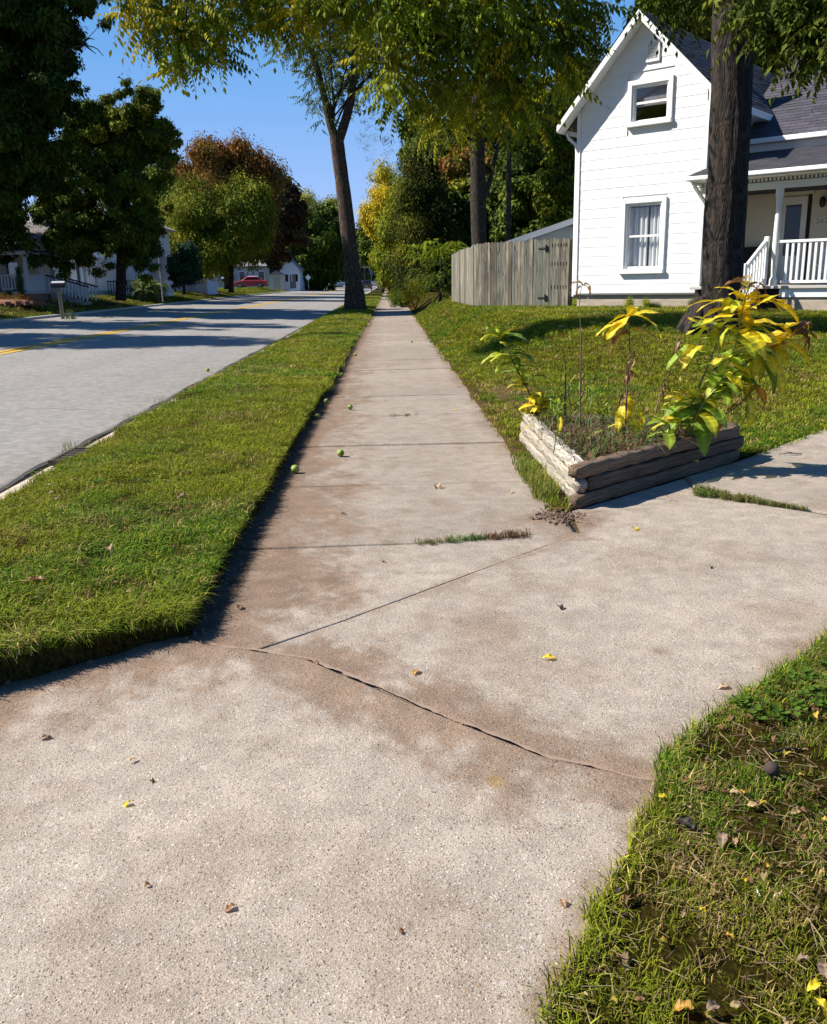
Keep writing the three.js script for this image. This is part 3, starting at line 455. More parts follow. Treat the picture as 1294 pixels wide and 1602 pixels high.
{ // main wing roof
  const e = V(1.2, 4.62, -2.12), W = V(0, .68, -1).normalize(), o = V(1.2, 4.66, -2.12);
  hm('roof_deck', poly([V(1.2, 4.63, -2.15), V(9, 4.63, -2.15), V(9, 7.72, -6.7), V(1.2, 4.63, -2.15), V(9, 7.72, -6.7), V(1.2, 7.72, -6.7), V(1.2, 7.72, -6.7), V(9, 7.72, -6.7), V(9, 4.63, -11.2), V(1.2, 7.72, -6.7), V(9, 4.63, -11.2), V(1.2, 4.63, -11.2)]), deckM);
  const r = hm('shingles', shingles('s', V(1.25, 4.645, -2.12), V(1, 0, 0), W, 7.7, 5.52, null, 5, [.060, .056, .072]), M.shingle); r.userData.kind = 'stuff';
  hm('ridge_cap', [bar(V(1.2, 7.75, -6.7), V(9, 7.75, -6.7), .16, .04)], deckM);
  hm('gutter', rbx(1.5, 8.9, 4.54, 4.66, -2.13, -2.0, .02), M.trim); hm('fascia', bx(1.5, 8.9, 4.36, 4.54, -2.3, -2.16), M.porchWhite);
}
// attic vent with slats
{ const v = new THREE.Group(); v.name = 'attic_vent'; house.add(v); hm('vent_frame', [bx(-.14, .19, 6.72, 6.77, 0, .035), bx(-.14, .19, 6.33, 6.38, 0, .035), bx(-.14, -.1, 6.38, 6.72, 0, .035), bx(.15, .19, 6.38, 6.72, 0, .035)], M.trim, v);
  for (let k = 0; k < 6; k++) { const g = bx(-.1, .15, -.028, .022, -.004, .004); g.rotateX(.6); hm('slat', g.translate(0, 6.412 + k * .056, .02), M.trim, v); } }
function windowAt(x0, x1, y0, y1, name) {
  const w = new THREE.Group(); w.name = 'window'; house.add(w); const t = .11, z = .05, m = (y0 + y1) / 2 + .0;
  hm('casing', [rbx(x0, x0 + t, y0, y1, -.03, z, .008), rbx(x1 - t, x1, y0, y1, -.03, z, .008), rbx(x0 + t, x1 - t, y1 - t, y1, -.03, z - .003, .008)], M.trim, w);
  hm('sill', rbx(x0 - .01, x1 + .01, y0 - .01, y0 + .1, -.03, z + .045, .012), M.trim, w);
  const a = x0 + t + .035, b = x1 - t - .035, c = y0 + .1, d = y1 - t - .03, f = .035;
  hm('jamb', [bx(x0 + t, a, c, d, -.16, .02), bx(b, x1 - t, c, d, -.16, .02), bx(x0 + t, x1 - t, d, d + .03, -.16, .02)], M.trim, w);
  hm('sash', [bx(a, a + f, m, d, -.06, -.03), bx(b - f, b, m, d, -.06, -.03), bx(a + f, b - f, d - f, d, -.06, -.03), bx(a, b, m - .02, m + .03, -.08, -.029), bx(a, a + f, c, m, -.09, -.061), bx(b - f, b, c, m, -.09, -.061), bx(a + f, b - f, c, c + f + .01, -.09, -.061)], M.trim, w);
  hm('pane', bx(a + f, b - f, m + .03, d - f, -.048, -.044), M.glass, w); hm('pane', bx(a + f, b - f, c + f + .01, m - .02, -.078, -.074), M.glass, w); return [w, a, b, c, d];
}
{
  const [w, a, b, c, d] = windowAt(-.62, .55, 1.55, 3.32);
  // two net curtains behind the panes
  const cm = new THREE.MeshPhysicalMaterial({ color: new THREE.Color().setRGB(.78, .80, .80), roughness: 1, transmission: .35, thickness: 0, side: THREE.DoubleSide });
  for (const [p, q, ph] of [[a - .02, (a + b) / 2 + .03, 0], [(a + b) / 2 + .10, b + .03, 2]]) { const n = 40, P = []; const f = i => { const t = i / n, x = lerp(p, q, t); return [x, -.20 + .028 * Math.sin(t * 22 + ph) + .014 * Math.sin(t * 47 + ph * 3)]; }; for (let i = 0; i < n; i++) { const [x0, z0] = f(i), [x1, z1] = f(i + 1); P.push(V(x0, c - .1, z0), V(x1, c - .1, z1), V(x1, d - .06, z1), V(x0, c - .1, z0), V(x1, d - .06, z1), V(x0, d - .06, z0)); } hm('curtain', poly(P), cm, w); }
  { const [w2, a2, b2, c2, d2] = windowAt(-.57, .57, 4.96, 5.98); hm('pane_haze', bx(a2, b2, (c2 + d2) / 2 - .05, d2, -.14, -.135), std([.16, .155, .17], .9), w2); }  // grey sheet added behind the upper sash to imitate haze reflected in the pane
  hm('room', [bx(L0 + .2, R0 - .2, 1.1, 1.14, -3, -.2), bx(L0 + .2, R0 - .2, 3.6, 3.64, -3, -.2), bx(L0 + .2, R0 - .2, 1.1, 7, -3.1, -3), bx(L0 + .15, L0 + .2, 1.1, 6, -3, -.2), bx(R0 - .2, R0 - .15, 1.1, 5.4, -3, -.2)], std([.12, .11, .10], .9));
}
// ---- porch
{
  const px0 = R0 + .03, px1 = 8.8, ez = 1.0, ey = 3.60, wy = 4.42;
  const W = V(0, wy - ey, -(ez + 2.5)), Lw = W.length();
  hm('porch_roof', [poly([V(px0, ey, ez), V(px1, ey, ez), V(px1, wy, -2.5), V(px0, ey, ez), V(px1, wy, -2.5), V(px0, wy, -2.5)]), bx(px0 + .02, px1, 3.40, 3.42, -2.49, .5)], deckM);
  const r = hm('shingles', shingles('s', V(px0 - .03, ey + .015, ez + .02), V(1, 0, 0), W.clone().normalize(), px1 - px0 + .1, Lw, null, 8, [.058, .055, .068]), M.shingle); r.userData.kind = 'stuff';
  hm('gutter', rbx(px0 - .05, px1, ey - .085, ey + .004, ez - .02, ez + .08, .015), M.trim);
  hm('soffit', bx(px0, px1, ey - .11, ey - .09, .55, ez - .02), M.porchWhite);
  hm('rake_board', prism([[ez - .02, ey - .09], [ez - .02, ey - .005], [-.0, ey + .225], [-.0, ey + .10]].map(p => [-p[0], p[1]]), 0, .03).rotateY(Math.PI / 2).translate(px0 - .031, 0, 0), M.trim);
  hm('frieze', bx(px0 + .02, px1, 3.26, 3.40, .40, .56), M.porchWhite);
  for (let i = 0, x = px0 + .1; x < 6.6; x += .085, i++) hm('dentil', bx(x, x + .048, 3.415, 3.475, .50, .60), M.porchWhite);
  hm('dentil_band', bx(px0 + .02, px1, 3.476, 3.50, .42, .61), M.porchWhite);
  hm('bracket', [bar(V(px0 + .05, 3.06, .03), V(px0 + .05, 3.44, .82), .06, .06), bar(V(px0 + .05, 3.46, .02), V(px0 + .05, 3.46, .9), .06, .05), bar(V(px0 + .05, 3.0, .03), V(px0 + .05, 3.44, .03), .05, .05)], M.trim);
  // turned column
  const prof = [[.085, 0], [.085, .12], [.07, .16], [.052, .2], [.062, .36], [.072, .7], [.066, 1.2], [.056, 1.6], [.05, 1.7], [.068, 1.74], [.068, 1.78], [.055, 1.82], [.085, 1.86], [.085, 2.04]].map(p => new THREE.Vector2(...p));
  for (const x of [3.33, 6.6]) hm('column', new THREE.LatheGeometry(prof, 20).translate(x, 1.22, .5), M.porchWhite);
  hm('porch_floor', rbx(px0, px1, 1.16, 1.22, -2.49, .62, .01), paint([.5, .47, .42])); hm('skirt_board', bx(3.5, px1, .98, 1.16, .4, .56), M.trim);
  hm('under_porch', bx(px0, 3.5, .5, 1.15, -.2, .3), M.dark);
  const rail = new THREE.Group(); rail.name = 'railing'; house.add(rail);
  hm('rail', rbx(3.42, 8.8, 2.12, 2.18, .46, .54, .01), M.trim, rail); hm('rail', rbx(3.5, 8.8, 1.27, 1.33, .47, .53, .01), M.trim, rail);
  for (let x = 3.56, k = 0; x < 6.4; x += .118, k++) hm('baluster', bx(x, x + .05, 1.33, 2.12, .475, .525), M.trim, rail);
  // steps and their rail
  for (let k = 0; k < 2; k++) hm('step', rbx(2.15, 3.05, .5, 1.05 - k * .17, .62 + k * .3, .95 + k * .3, .012), paint([.3, .28, .26]));
  const sr = new THREE.Group(); sr.name = 'stair_railing'; house.add(sr);
  hm('newel_post', rbx(3.09, 3.19, 1.2, 2.27, .46, .56, .015), M.trim, sr); hm('newel_post', rbx(2.98, 3.08, .62, 1.70, 1.44, 1.54, .015), M.trim, sr);
  hm('rail', bar(V(3.13, 2.17, .56), V(3.03, 1.6, 1.46), .06, .07), M.trim, sr); hm('rail', bar(V(3.13, 1.36, .56), V(3.03, .86, 1.46), .05, .05), M.trim, sr);
  for (let k = 0; k < 7; k++) { const t = (k + .5) / 7, x = lerp(3.13, 3.03, t), z = lerp(.56, 1.46, t); hm('baluster', bx(x - .02, x + .02, lerp(1.36, .86, t), lerp(2.17, 1.6, t), z - .022, z + .022), M.trim, sr); }
  // door with its frame and dark glass
  const d = new THREE.Group(); d.name = 'door'; house.add(d);
  hm('door_leaf', [bx(2.42, 2.56, 1.24, 3.28, -2.5, -2.44), bx(2.93, 3.06, 1.24, 3.28, -2.5, -2.44), bx(2.56, 2.93, 3.1, 3.28, -2.5, -2.44), bx(2.56, 2.93, 1.24, 1.9, -2.5, -2.44)], paint([.8, .78, .7]), d);
  hm('door_glass', bx(2.56, 2.93, 1.9, 3.1, -2.49, -2.47), M.darkGlass, d); hm('door_gap', bx(3.06, 3.14, 1.24, 3.32, -2.52, -2.47), M.dark, d);
  hm('door_frame', [bx(2.36, 2.42, 1.22, 3.4, -2.5, -2.42), bx(2.36, 3.2, 3.32, 3.42, -2.5, -2.42)], paint([.72, .66, .5]), d); hm('handle', new THREE.SphereGeometry(.03, 10, 8).translate(3.0, 2.2, -2.41), M.metal, d);
  const lamp = new THREE.Group(); lamp.name = 'porch_lamp'; house.add(lamp); hm('lamp_plate', new THREE.CylinderGeometry(.06, .06, .02, 14).rotateX(Math.PI / 2).translate(3.42, 3.14, -2.46), M.black, lamp); hm('lamp_shade', new THREE.LatheGeometry([[.02, .12], [.05, .1], [.075, 0], [.06, -.1], [.02, -.13]].map(p => new THREE.Vector2(...p)), 14).translate(3.42, 3.12, -2.37), M.black, lamp);
  const pl = hm('number_plate', rbx(3.24, 3.58, 2.58, 2.80, -2.475, -2.45, .008), paint([.82, .76, .6]));
  const tg = new TextGeometry('347', { font, size: .13, depth: .006, curveSegments: 4 }); hm('numerals', tg.translate(3.265, 2.625, -2.452), std([.25, .22, .17], .6), pl);
  pl.children[0].geometry.translate(0, 0, 0);
  // dark upright panel behind the stair
  hm('dark_porch_panel', rbx(1.62, 2.3, 1.23, 2.14, -2.3, -2.2, .02), M.dark);
}
// seat on the porch
{
  const c = thing('porch_bench', 'pale slatted bench standing behind the porch balusters', 'bench', house.localToWorld(V(4.35, 1.22 - GY, -1.2)), HT); house.updateMatrixWorld(); c.position.copy(house.localToWorld(V(4.35, 1.22 - GY, -1.2)));
  const bm = paint([.55, .6, .66]); mesh('seat', [bx(-.55, .55, .40, .44, -.05, .05), bx(-.55, .55, .40, .44, .07, .17), bx(-.55, .55, .40, .44, .19, .29)], bm, c); mesh('backrest', [bx(-.55, .55, .55, .62, -.12, -.09), bx(-.55, .55, .70, .77, -.14, -.11)], bm, c);
  for (const x of [-.5, .46]) { mesh('leg', bx(x, x + .05, 0, .4, .22, .27), bm, c); mesh('leg', bx(x, x + .05, 0, .8, -.1, -.05), bm, c); }
}
// ---- fence: every picket a board of its own
{
  const f = thing('picket_fence', 'weathered grey-brown board fence with gate beside the white house', 'fence', [0, 0, 0]);
  const A = V(4.72, .7, -23.78), B = V(2.45, .68, -25.5), Cc = V(2.26, .66, -32.6), H = 1.83;
  const run = (a, b, n, h0, h1, step) => { const d = b.clone().sub(a), L = d.length(), ang = Math.atan2(-d.z, d.x);
    for (let k = 0; k < n; k++) { const t = (k + .5) / n, w = L / n * rr(.9, .97), h = lerp(h0, h1, t) + rr(-.025, .025), th = .018; const g = prism([[-w / 2, 0], [w / 2, 0], [w / 2, h - .035], [w / 2 - .03, h], [-w / 2 + .03, h], [-w / 2, h - .035]], -th / 2, th / 2);
      const uv = g.attributes.uv, ps = g.attributes.position, uo = rnd(); for (let i = 0; i < uv.count; i++) uv.setXY(i, uo + ps.getX(i) / .5, ps.getY(i) / 2 + uo * 3);
      g.rotateZ(rr(-.008, .008)); g.rotateY(ang); const p = a.clone().lerp(b, t); g.translate(p.x, p.y - .05 + rr(-.01, .01), p.z).translate(Math.sin(ang) * rr(-.008, .008), 0, Math.cos(ang) * rr(-.008, .008)); mesh('picket', g, M.fence[Math.floor(rnd() * 5)], f); } };
  run(B, A, 30, H, H + .02); run(Cc, B, 24, 1.75, H - .02);
  const back = V(.6, 0, -.75).multiplyScalar(.06), rl = [];
  for (const y of [.35, 1.0, 1.6]) { rl.push(bar(A.clone().add(V(0, y, 0)).add(back), B.clone().add(V(0, y, 0)).add(back), .04, .09)); rl.push(bar(B.clone().add(V(.06, y, 0)), Cc.clone().add(V(.06, y, 0)), .04, .09)); }
  mesh('rails', rl, M.fence[4], f);
  for (const p of [A, B, Cc, B.clone().lerp(A, .62)]) mesh('post', bx(-.05, .05, -.1, 1.75, -.05, .05).translate(p.x + .08, p.y, p.z - .1), M.fence[1], f);
  // strap hinges of the gate
  const u = A.clone().sub(B).normalize(), o = V(-u.z * -1, 0, 0); const nrm = V(u.z * -1, 0, u.x).multiplyScalar(-1); if (nrm.z < 0) nrm.negate();
  for (const y of [.28, 1.56]) { const p = B.clone().lerp(A, .765).add(V(0, y, 0)).addScaledVector(nrm, .022); mesh('hinge', [bar(p.clone().addScaledVector(u, -.22), p.clone(), .012, .035), bar(p.clone().add(V(0, -.09, 0)), p.clone().add(V(0, .09, 0)), .03, .02), bar(p.clone().add(V(0, -.07, 0)).addScaledVector(u, .05), p.clone().add(V(0, .07, 0)).addScaledVector(u, .03), .05, .015)], M.black, f); }
  // small peg holes through the right-hand boards, plugged with dark dowels
  for (const y of [.55, 1.15, 1.62]) for (let k = 0; k < 6; k++) { const p = B.clone().lerp(A, .83 + k * .03).add(V(0, y, 0)).addScaledVector(nrm, .012); mesh('peg', bx(-.008, .008, -.045, .045, -.008, .008).translate(p.x, p.y, p.z), M.dark, f); }
}
// ---- garage behind the fence
{
  const p0 = at(797, 383, 33), p1 = at(900, 347, 33), g = thing('garage', 'low blue-grey garage with a white sloping roof edge behind the fence', 'garage', [p0.x, .6, p0.z]);
  const w = p1.x - p0.x, y0 = p0.y - .6, y1 = p1.y - .6, s = (y1 - y0) / w, gw = std([.16, .19, .24], .7);
  mesh('wall', prism([[.25, 0], [w * 2 - .2, 0], [w * 2 - .2, y0], [w, y1 - .05], [.25, y0 + .1]], -6, -.5), gw, g);
  for (let k = 0; k < 8; k++) { const y = y0 - .75 + k * .17; mesh('siding_board', clap(.25 + Math.max(0, (y - y0) / s), 2 * w - .3 - Math.max(0, (y - y0) / s), y, .17, -.5, .018, .25 + Math.max(0, (y + .17 - y0) / s), 2 * w - .3 - Math.max(0, (y + .17 - y0) / s)), std([.34, .40, .5], .6), g); }
  mesh('rake_board', prism([[0, y0 - .05], [0, y0 + .16], [w, y1 + .16], [w, y1 - .05]], -.05, 0), M.trim, g); mesh('rake_board', prism([[w + .001, y1 - .05], [w + .001, y1 + .16], [2 * w, y0 + .16], [2 * w, y0 - .05]], -.05, 0), M.trim, g);
  mesh('roof', prism([[0, y0 + .1], [w, y1 + .1], [2 * w, y0 + .1], [2 * w, y0 + .15], [w, y1 + .158], [0, y0 + .15]], -7, -.051), deckM, g);
}
// ---- planter of landscape timbers
const PA = V(1.18, 0, -8.12), PB = V(1.19, 0, -5.62), PC = V(2.86, 0, -7.06);
const planter = thing('planter', 'triangular raised planter of stacked weathered landscape timbers beside the sidewalk', 'planter', [PB.x, 0, PB.z]);
function timber(a, b, y, r, mat, seed) {
  const d = b.clone().sub(a), L = d.length(), R = mulberry(seed), n = 26, rows = Math.ceil(L / .07), P = [], U = [], I = [];
  const ofs = []; for (let j = 0; j <= rows; j++) ofs.push([(R() - .5) * .012, (R() - .5) * .01]);
  for (let j = -1; j <= rows + 1; j++) for (let i = 0; i <= n; i++) {
    const jj = clamp(j, 0, rows), an = (i % n) / n * 6.2832, cap = j < 0 || j > rows, sq = 1 / Math.pow(Math.pow(Math.abs(Math.cos(an)), 5) + Math.pow(Math.abs(Math.sin(an)), 5), 1 / 5);
    let q = r * sq * (1 + .05 * (vnoise((i % n) * .5 + seed * 9, jj * .2) - .5) + .17 * (vnoise((i % n) * 1.37 + seed * 5, jj * .05) - .5) + .09 * (vnoise((i % n) * 2.9 + seed, jj * .5) - .5) - (vnoise((i % n) * .9 + seed * 3, jj * .09) > .8 ? .10 : 0)) * (jj === 0 || jj === rows ? .93 : 1); if (cap) q = .001;
    const t = jj / rows * L; P.push(Math.cos(an) * q * .92 + ofs[jj][0], Math.sin(an) * q * .98 + ofs[jj][1], t); U.push(i / n * 1.6 + seed * .37, cap ? t / 1.2 + .02 : t / 1.2);
  }
  const w = n + 1; for (let j = 0; j < rows + 2; j++) for (let i = 0; i < n; i++) { const A = j * w + i, B = A + w; I.push(A, A + 1, B, B, A + 1, B + 1); }
  const g = new THREE.BufferGeometry(); g.setAttribute('position', new THREE.Float32BufferAttribute(P, 3)); g.setAttribute('uv', new THREE.Float32BufferAttribute(U, 2)); g.setIndex(I); g.computeVertexNormals();
  g.rotateY(Math.atan2(d.x, d.z)); g.translate(a.x - PB.x, y, a.z - PB.z); mesh('timber', g, mat, planter);
}
{
  const u1 = PA.clone().sub(PB).normalize(), u2 = PC.clone().sub(PB).normalize(), u3 = PC.clone().sub(PA).normalize();
  for (let k = 0; k < 3; k++) {
    const y = .045 + k * .101, o = k * .012, e = k % 2 ? .1 : 0;
    const sh = V(rr(-.015, .015), 0, rr(-.01, .01));
    // left side, split in two lengths on the upper courses
    const a = PB.clone().addScaledVector(u1, k % 2 ? .06 : .13).add(V(.05 + o, 0, 0)).add(sh), b = PA.clone().add(V(.05 + o, 0, rr(-.06, .04)));
    if (k === 1) timber(a, b, y, .047, M.timber[k], 11 + k); else { const m = a.clone().lerp(b, k ? .56 : .42); timber(a, m, y, .047, M.timber[k], 21 + k); timber(m.clone().addScaledVector(u1, .012), b, y + .004, .046, M.timber[(k + 1) % 3], 31 + k); }
    timber(PB.clone().addScaledVector(u2, k % 2 ? .1 : -.02).add(V(.02, 0, -.04 - o)), PC.clone().addScaledVector(u2, k % 2 ? .02 : -.04).add(V(0, 0, -.04 - o)), y, .048, M.timberShaded[k], 41 + k);
    timber(PA.clone().addScaledVector(u3, .05).add(V(.02, 0, .03)), PC.clone().addScaledVector(u3, .06 * (k % 2)).add(V(0, 0, -.1)), y, .05, M.timberShaded[(k + 2) % 3], 51 + k);
  }
  // soil fill, a mounded sheet inside the timbers
  const P = [], n = 26, q = (u, v) => { const p = PA.clone().multiplyScalar(1 - u - v).addScaledVector(PB, u).addScaledVector(PC, v).sub(PB); const i = V((PA.x + PB.x + PC.x) / 3, 0, (PA.z + PB.z + PC.z) / 3).sub(PB); p.lerp(i, .06); p.y = .20 + .07 * (fbm(p.x * 5, p.z * 5, 3)) + .05 * Math.min(u, v, 1 - u - v) * 3; return p; };
  for (let i = 0; i < n; i++) for (let j = 0; j < n - i; j++) { const a = q(i / n, j / n), b = q((i + 1) / n, j / n), c = q(i / n, (j + 1) / n); P.push(a, b, c); if (j < n - i - 1) { const d = q((i + 1) / n, (j + 1) / n); P.push(b, d, c); } }
  mesh('soil', poly(P), M.soil, planter);
}

// ---------------------------------------------------------------- foliage
function leafletTris(P, base, dir, up, L, W, droop) { // folded pointed leaf: four triangles
  const side = dir.clone().cross(up).normalize(), nrm = side.clone().cross(dir).normalize();
  const m = base.clone().addScaledVector(dir, L * .45).addScaledVector(nrm, -droop * L * .12), tip = base.clone().addScaledVector(dir, L).addScaledVector(nrm, -droop * L * .5);
  const a = m.clone().addScaledVector(side, W / 2).addScaledVector(nrm, W * .16), b = m.clone().addScaledVector(side, -W / 2).addScaledVector(nrm, W * .16);
  P.push(base, a, m, a, tip, m, base, m, b, m, tip, b);
}
function fromP(P) { const g = new THREE.BufferGeometry(); g.setAttribute('position', new THREE.Float32BufferAttribute(P.flatMap(v => [v.x, v.y, v.z]), 3)); g.computeVertexNormals(); return g; }
function compoundLeaf(pairs, L, l, w, seed, droop = .8) { // walnut or ash leaf: drooping rachis with paired leaflets
  const R = mulberry(seed), P = [], pt = t => V(t * L, -droop * t * t * L * .55, Math.sin(t * 2) * L * .04);
  for (let k = 0; k < 6; k++) { const a = pt(k / 6), b = pt((k + 1) / 6); P.push(a.clone().add(V(0, 0, .003)), b, a.clone().add(V(0, 0, -.003))); }
  for (let k = 0; k <= pairs; k++) {
    const t = .16 + .84 * k / pairs, p = pt(t), tan = pt(Math.min(1, t + .01)).sub(pt(t - .01)).normalize(), s = Math.sin(Math.PI * (.22 + .62 * t));
    if (k === pairs) leafletTris(P, p, tan, V(0, 1, 0), l * .9, w, .4);
    else for (const q of [-1, 1]) { const d = tan.clone().multiplyScalar(.55).add(V(0, -.45 - .4 * R(), q * (.85 + .2 * R()))).normalize(); leafletTris(P, p, d, V(0, 1, .2 * q), l * s * (.85 + .3 * R()), w * s, .6); }
  }
  return fromP(P);
}
function leafCluster(n, r, L, W, seed) { // twig end with broad leaves
  const R = mulberry(seed), P = [];
  for (let k = 0; k < n; k++) { const d = V(R() * 2 - 1, R() * 1.5 - .8, R() * 2 - 1).normalize(), b = d.clone().multiplyScalar(r * (.25 + .75 * R())), dd = d.clone().add(V((R() - .5), -.55 - .5 * R(), (R() - .5))).normalize(); leafletTris(P, b, dd, V(R() - .5, 1, R() - .5).normalize(), L * (.7 + .6 * R()), W * (.8 + .4 * R()), .5); }
  return fromP(P);
}
function needleSpray(L, seed) { const R = mulberry(seed), P = []; for (let k = 0; k < 22; k++) { const t = k / 22, p = V(t * L, -.35 * t * t * L, 0); for (const q of [-1, 1]) { const d = V(.5, -.25 - .3 * R(), q * .9).normalize(); leafletTris(P, p, d, V(0, 1, 0), L * .32 * (1.1 - t) * (.8 + .4 * R()), L * .05, .3); } } return fromP(P); }
const LEAF = {
  walnut: [compoundLeaf(6, .50, .135, .056, 1, .6), compoundLeaf(6, .56, .14, .06, 2, .9), compoundLeaf(5, .40, .13, .056, 3, .3)],
  broad: [leafCluster(12, .26, .15, .11, 11), leafCluster(14, .3, .14, .10, 12), leafCluster(10, .24, .16, .12, 13)],
  fine: [leafCluster(20, .3, .10, .045, 14), leafCluster(22, .34, .09, .04, 15)],
  needle: [needleSpray(.7, 21), needleSpray(.9, 22)],
};
const LM = { thin: leafMat(.3), dense: leafMat(.14) };
// clumps: [centre, radius(x,y,z), leaves]; returns one instanced crown
function crown(parent, clumps, kind, cols, scale, mat, droopOnly = false, name = 'crown') {
  const geos = LEAF[kind], total = clumps.reduce((s, c) => s + c[2], 0), root = parent;
  const mats = geos.map(() => []), C = new THREE.Color();
  for (const [c, r, n] of clumps) {
    const tint = cols[Math.floor(rnd() * cols.length)], kk = rr(.75, 1.25);
    for (let k = 0; k < n; k++) {
      let v; do { v = V(rr(-1, 1), rr(-1, 1), rr(-1, 1)); } while (v.lengthSq() > 1); v.normalize().multiplyScalar(Math.pow(rnd(), .55));
      const p = V(c.x + v.x * r[0] - parent.position.x, c.y + v.y * r[1] - parent.position.y, c.z + v.z * r[2] - parent.position.z);
      const col = rnd() < .62 ? tint : cols[Math.floor(rnd() * cols.length)], b = kk * rr(.7, 1.3);
      mats[Math.floor(rnd() * geos.length)].push([p, v, [col[0] * b, col[1] * b, col[2] * b]]);
    }
  }
  geos.forEach((g, gi) => {
    const L = mats[gi]; if (!L.length) return; const im = new THREE.InstancedMesh(g, mat, L.length);
    L.forEach(([p, v, col], i) => { dummy.position.copy(p); const yaw = Math.atan2(-v.z + rr(-.7, .7), v.x + rr(-.7, .7)); dummy.rotation.set(rr(-.5, .5), yaw, droopOnly ? rr(-.95, .25) : rr(-.8, .5), 'YXZ'); dummy.scale.setScalar(scale * rr(.6, 1.3)); dummy.updateMatrix(); im.setMatrixAt(i, dummy.matrix); im.setColorAt(i, C.setRGB(...col)); });
    im.name = name; im.userData.kind = 'stuff'; im.castShadow = im.receiveShadow = true; root.add(im);
  });
}
// clumps spread through an ellipsoid, biased to its skin
function blob(c, r, n, cr, leaves, bias = .5) { n = Math.round(n * 1.45);
  const o = []; for (let k = 0; k < n; k++) { let v; do { v = V(rr(-1, 1), rr(-1, 1), rr(-1, 1)); } while (v.lengthSq() > 1); v.normalize().multiplyScalar(bias + (1 - bias) * Math.pow(rnd(), .6)); if (rnd() < .2) v.multiplyScalar(rnd()); const q = rr(.4, 1.25), s = cr * q; o.push([V(c.x + v.x * r[0], c.y + v.y * r[1], c.z + v.z * r[2]), [s, s * .7, s], Math.max(3, Math.round(leaves * .8 * q * q * rr(.7, 1.3)))]); if (rnd() < .55) { const u = s * rr(.28, .5), l = v.length() || 1, w = 1 + rr(.06, .30); o.push([V(c.x + v.x / l * r[0] * w + rr(-s, s) * .5, c.y + v.y / l * r[1] * w + rr(-s, s) * .5, c.z + v.z / l * r[2] * w), [u, u * .55, u], Math.max(3, Math.round(leaves * .16))]); } } return o;
}
const P = { // base leaf colours
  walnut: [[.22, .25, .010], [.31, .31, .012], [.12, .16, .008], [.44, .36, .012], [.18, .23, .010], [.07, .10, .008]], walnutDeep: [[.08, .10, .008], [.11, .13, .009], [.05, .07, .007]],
  deep: [[.055, .085, .010], [.08, .115, .012], [.036, .06, .008]], maple: [[.085, .125, .012], [.125, .17, .014], [.055, .09, .010], [.18, .19, .014]],
  rust: [[.30, .115, .022], [.24, .12, .02], [.17, .13, .018], [.34, .15, .025]], locust: [[.19, .21, .012], [.15, .18, .012], [.26, .24, .014], [.10, .14, .010]], maroon: [[.07, .04, .018], [.055, .05, .015], [.085, .045, .018]],
  mid: [[.11, .16, .012], [.14, .19, .014], [.08, .12, .010]], yellow: [[.60, .45, .02], [.5, .40, .02], [.36, .34, .02]], pale: [[.30, .31, .06], [.25, .27, .05], [.4, .36, .07]], orange: [[.34, .13, .02], [.28, .16, .02], [.18, .15, .02]], lime: [[.26, .33, .016], [.2, .28, .014], [.34, .34, .018]], conifer: [[.045, .06, .010], [.07, .08, .010], [.13, .13, .012], [.05, .065, .010]],
};
function tree(name, label, base, trunk, clumps, kind, cols, scale, o = {}) {
  const t = thing(name, label, 'tree', base, 0, o.group), loc = v => v.clone().sub(base);
  const tm = o.bark || M.barkDark;
  if (trunk) {
    const tk = mesh('trunk', trunkGeo(trunk.pts.map(loc), trunk.r, trunk.seg || 14, trunk.rows || 24, trunk.amp || .06, 9, trunk.seed || 3), tm, t);
    for (const b of trunk.limbs || []) mesh('limb', trunkGeo(b.pts.map(loc), b.r, 9, 14, .05, 5, 7), tm, t);
    // branches reaching into the clumps
    const top = trunk.pts[trunk.pts.length - 1], low = trunk.fork || trunk.pts[Math.max(1, trunk.pts.length - 2)], bs = [];
    if (!o.nobranch) clumps.filter((c, i) => i % (o.every || 3) === 0).forEach(c => { const s = low.clone().lerp(top, rnd() * .8), m = s.clone().lerp(c[0], .5).add(V(0, rr(.1, .5), 0)), r = trunk.r[trunk.r.length - 1] * (o.br || .35); bs.push(trunkGeo([s, m, c[0]].map(loc), [r, r * .55, r * .2], 5, 6, .02, 4, 2)); });
    if (bs.length) mesh('branches', bs, tm, t).userData.kind = 'stuff';
  }
  const list = Array.isArray(kind) ? kind : [[clumps, kind, cols, scale]];
  for (const [cl, k, co, s] of list) crown(t, cl, k, co, s, o.dense ? LM.dense : LM.thin, o.droop);
  return t;
}
const A = (x, y, D) => at(x, y, D);
const px = D => D / 1420;        // metres per photo pixel at that depth

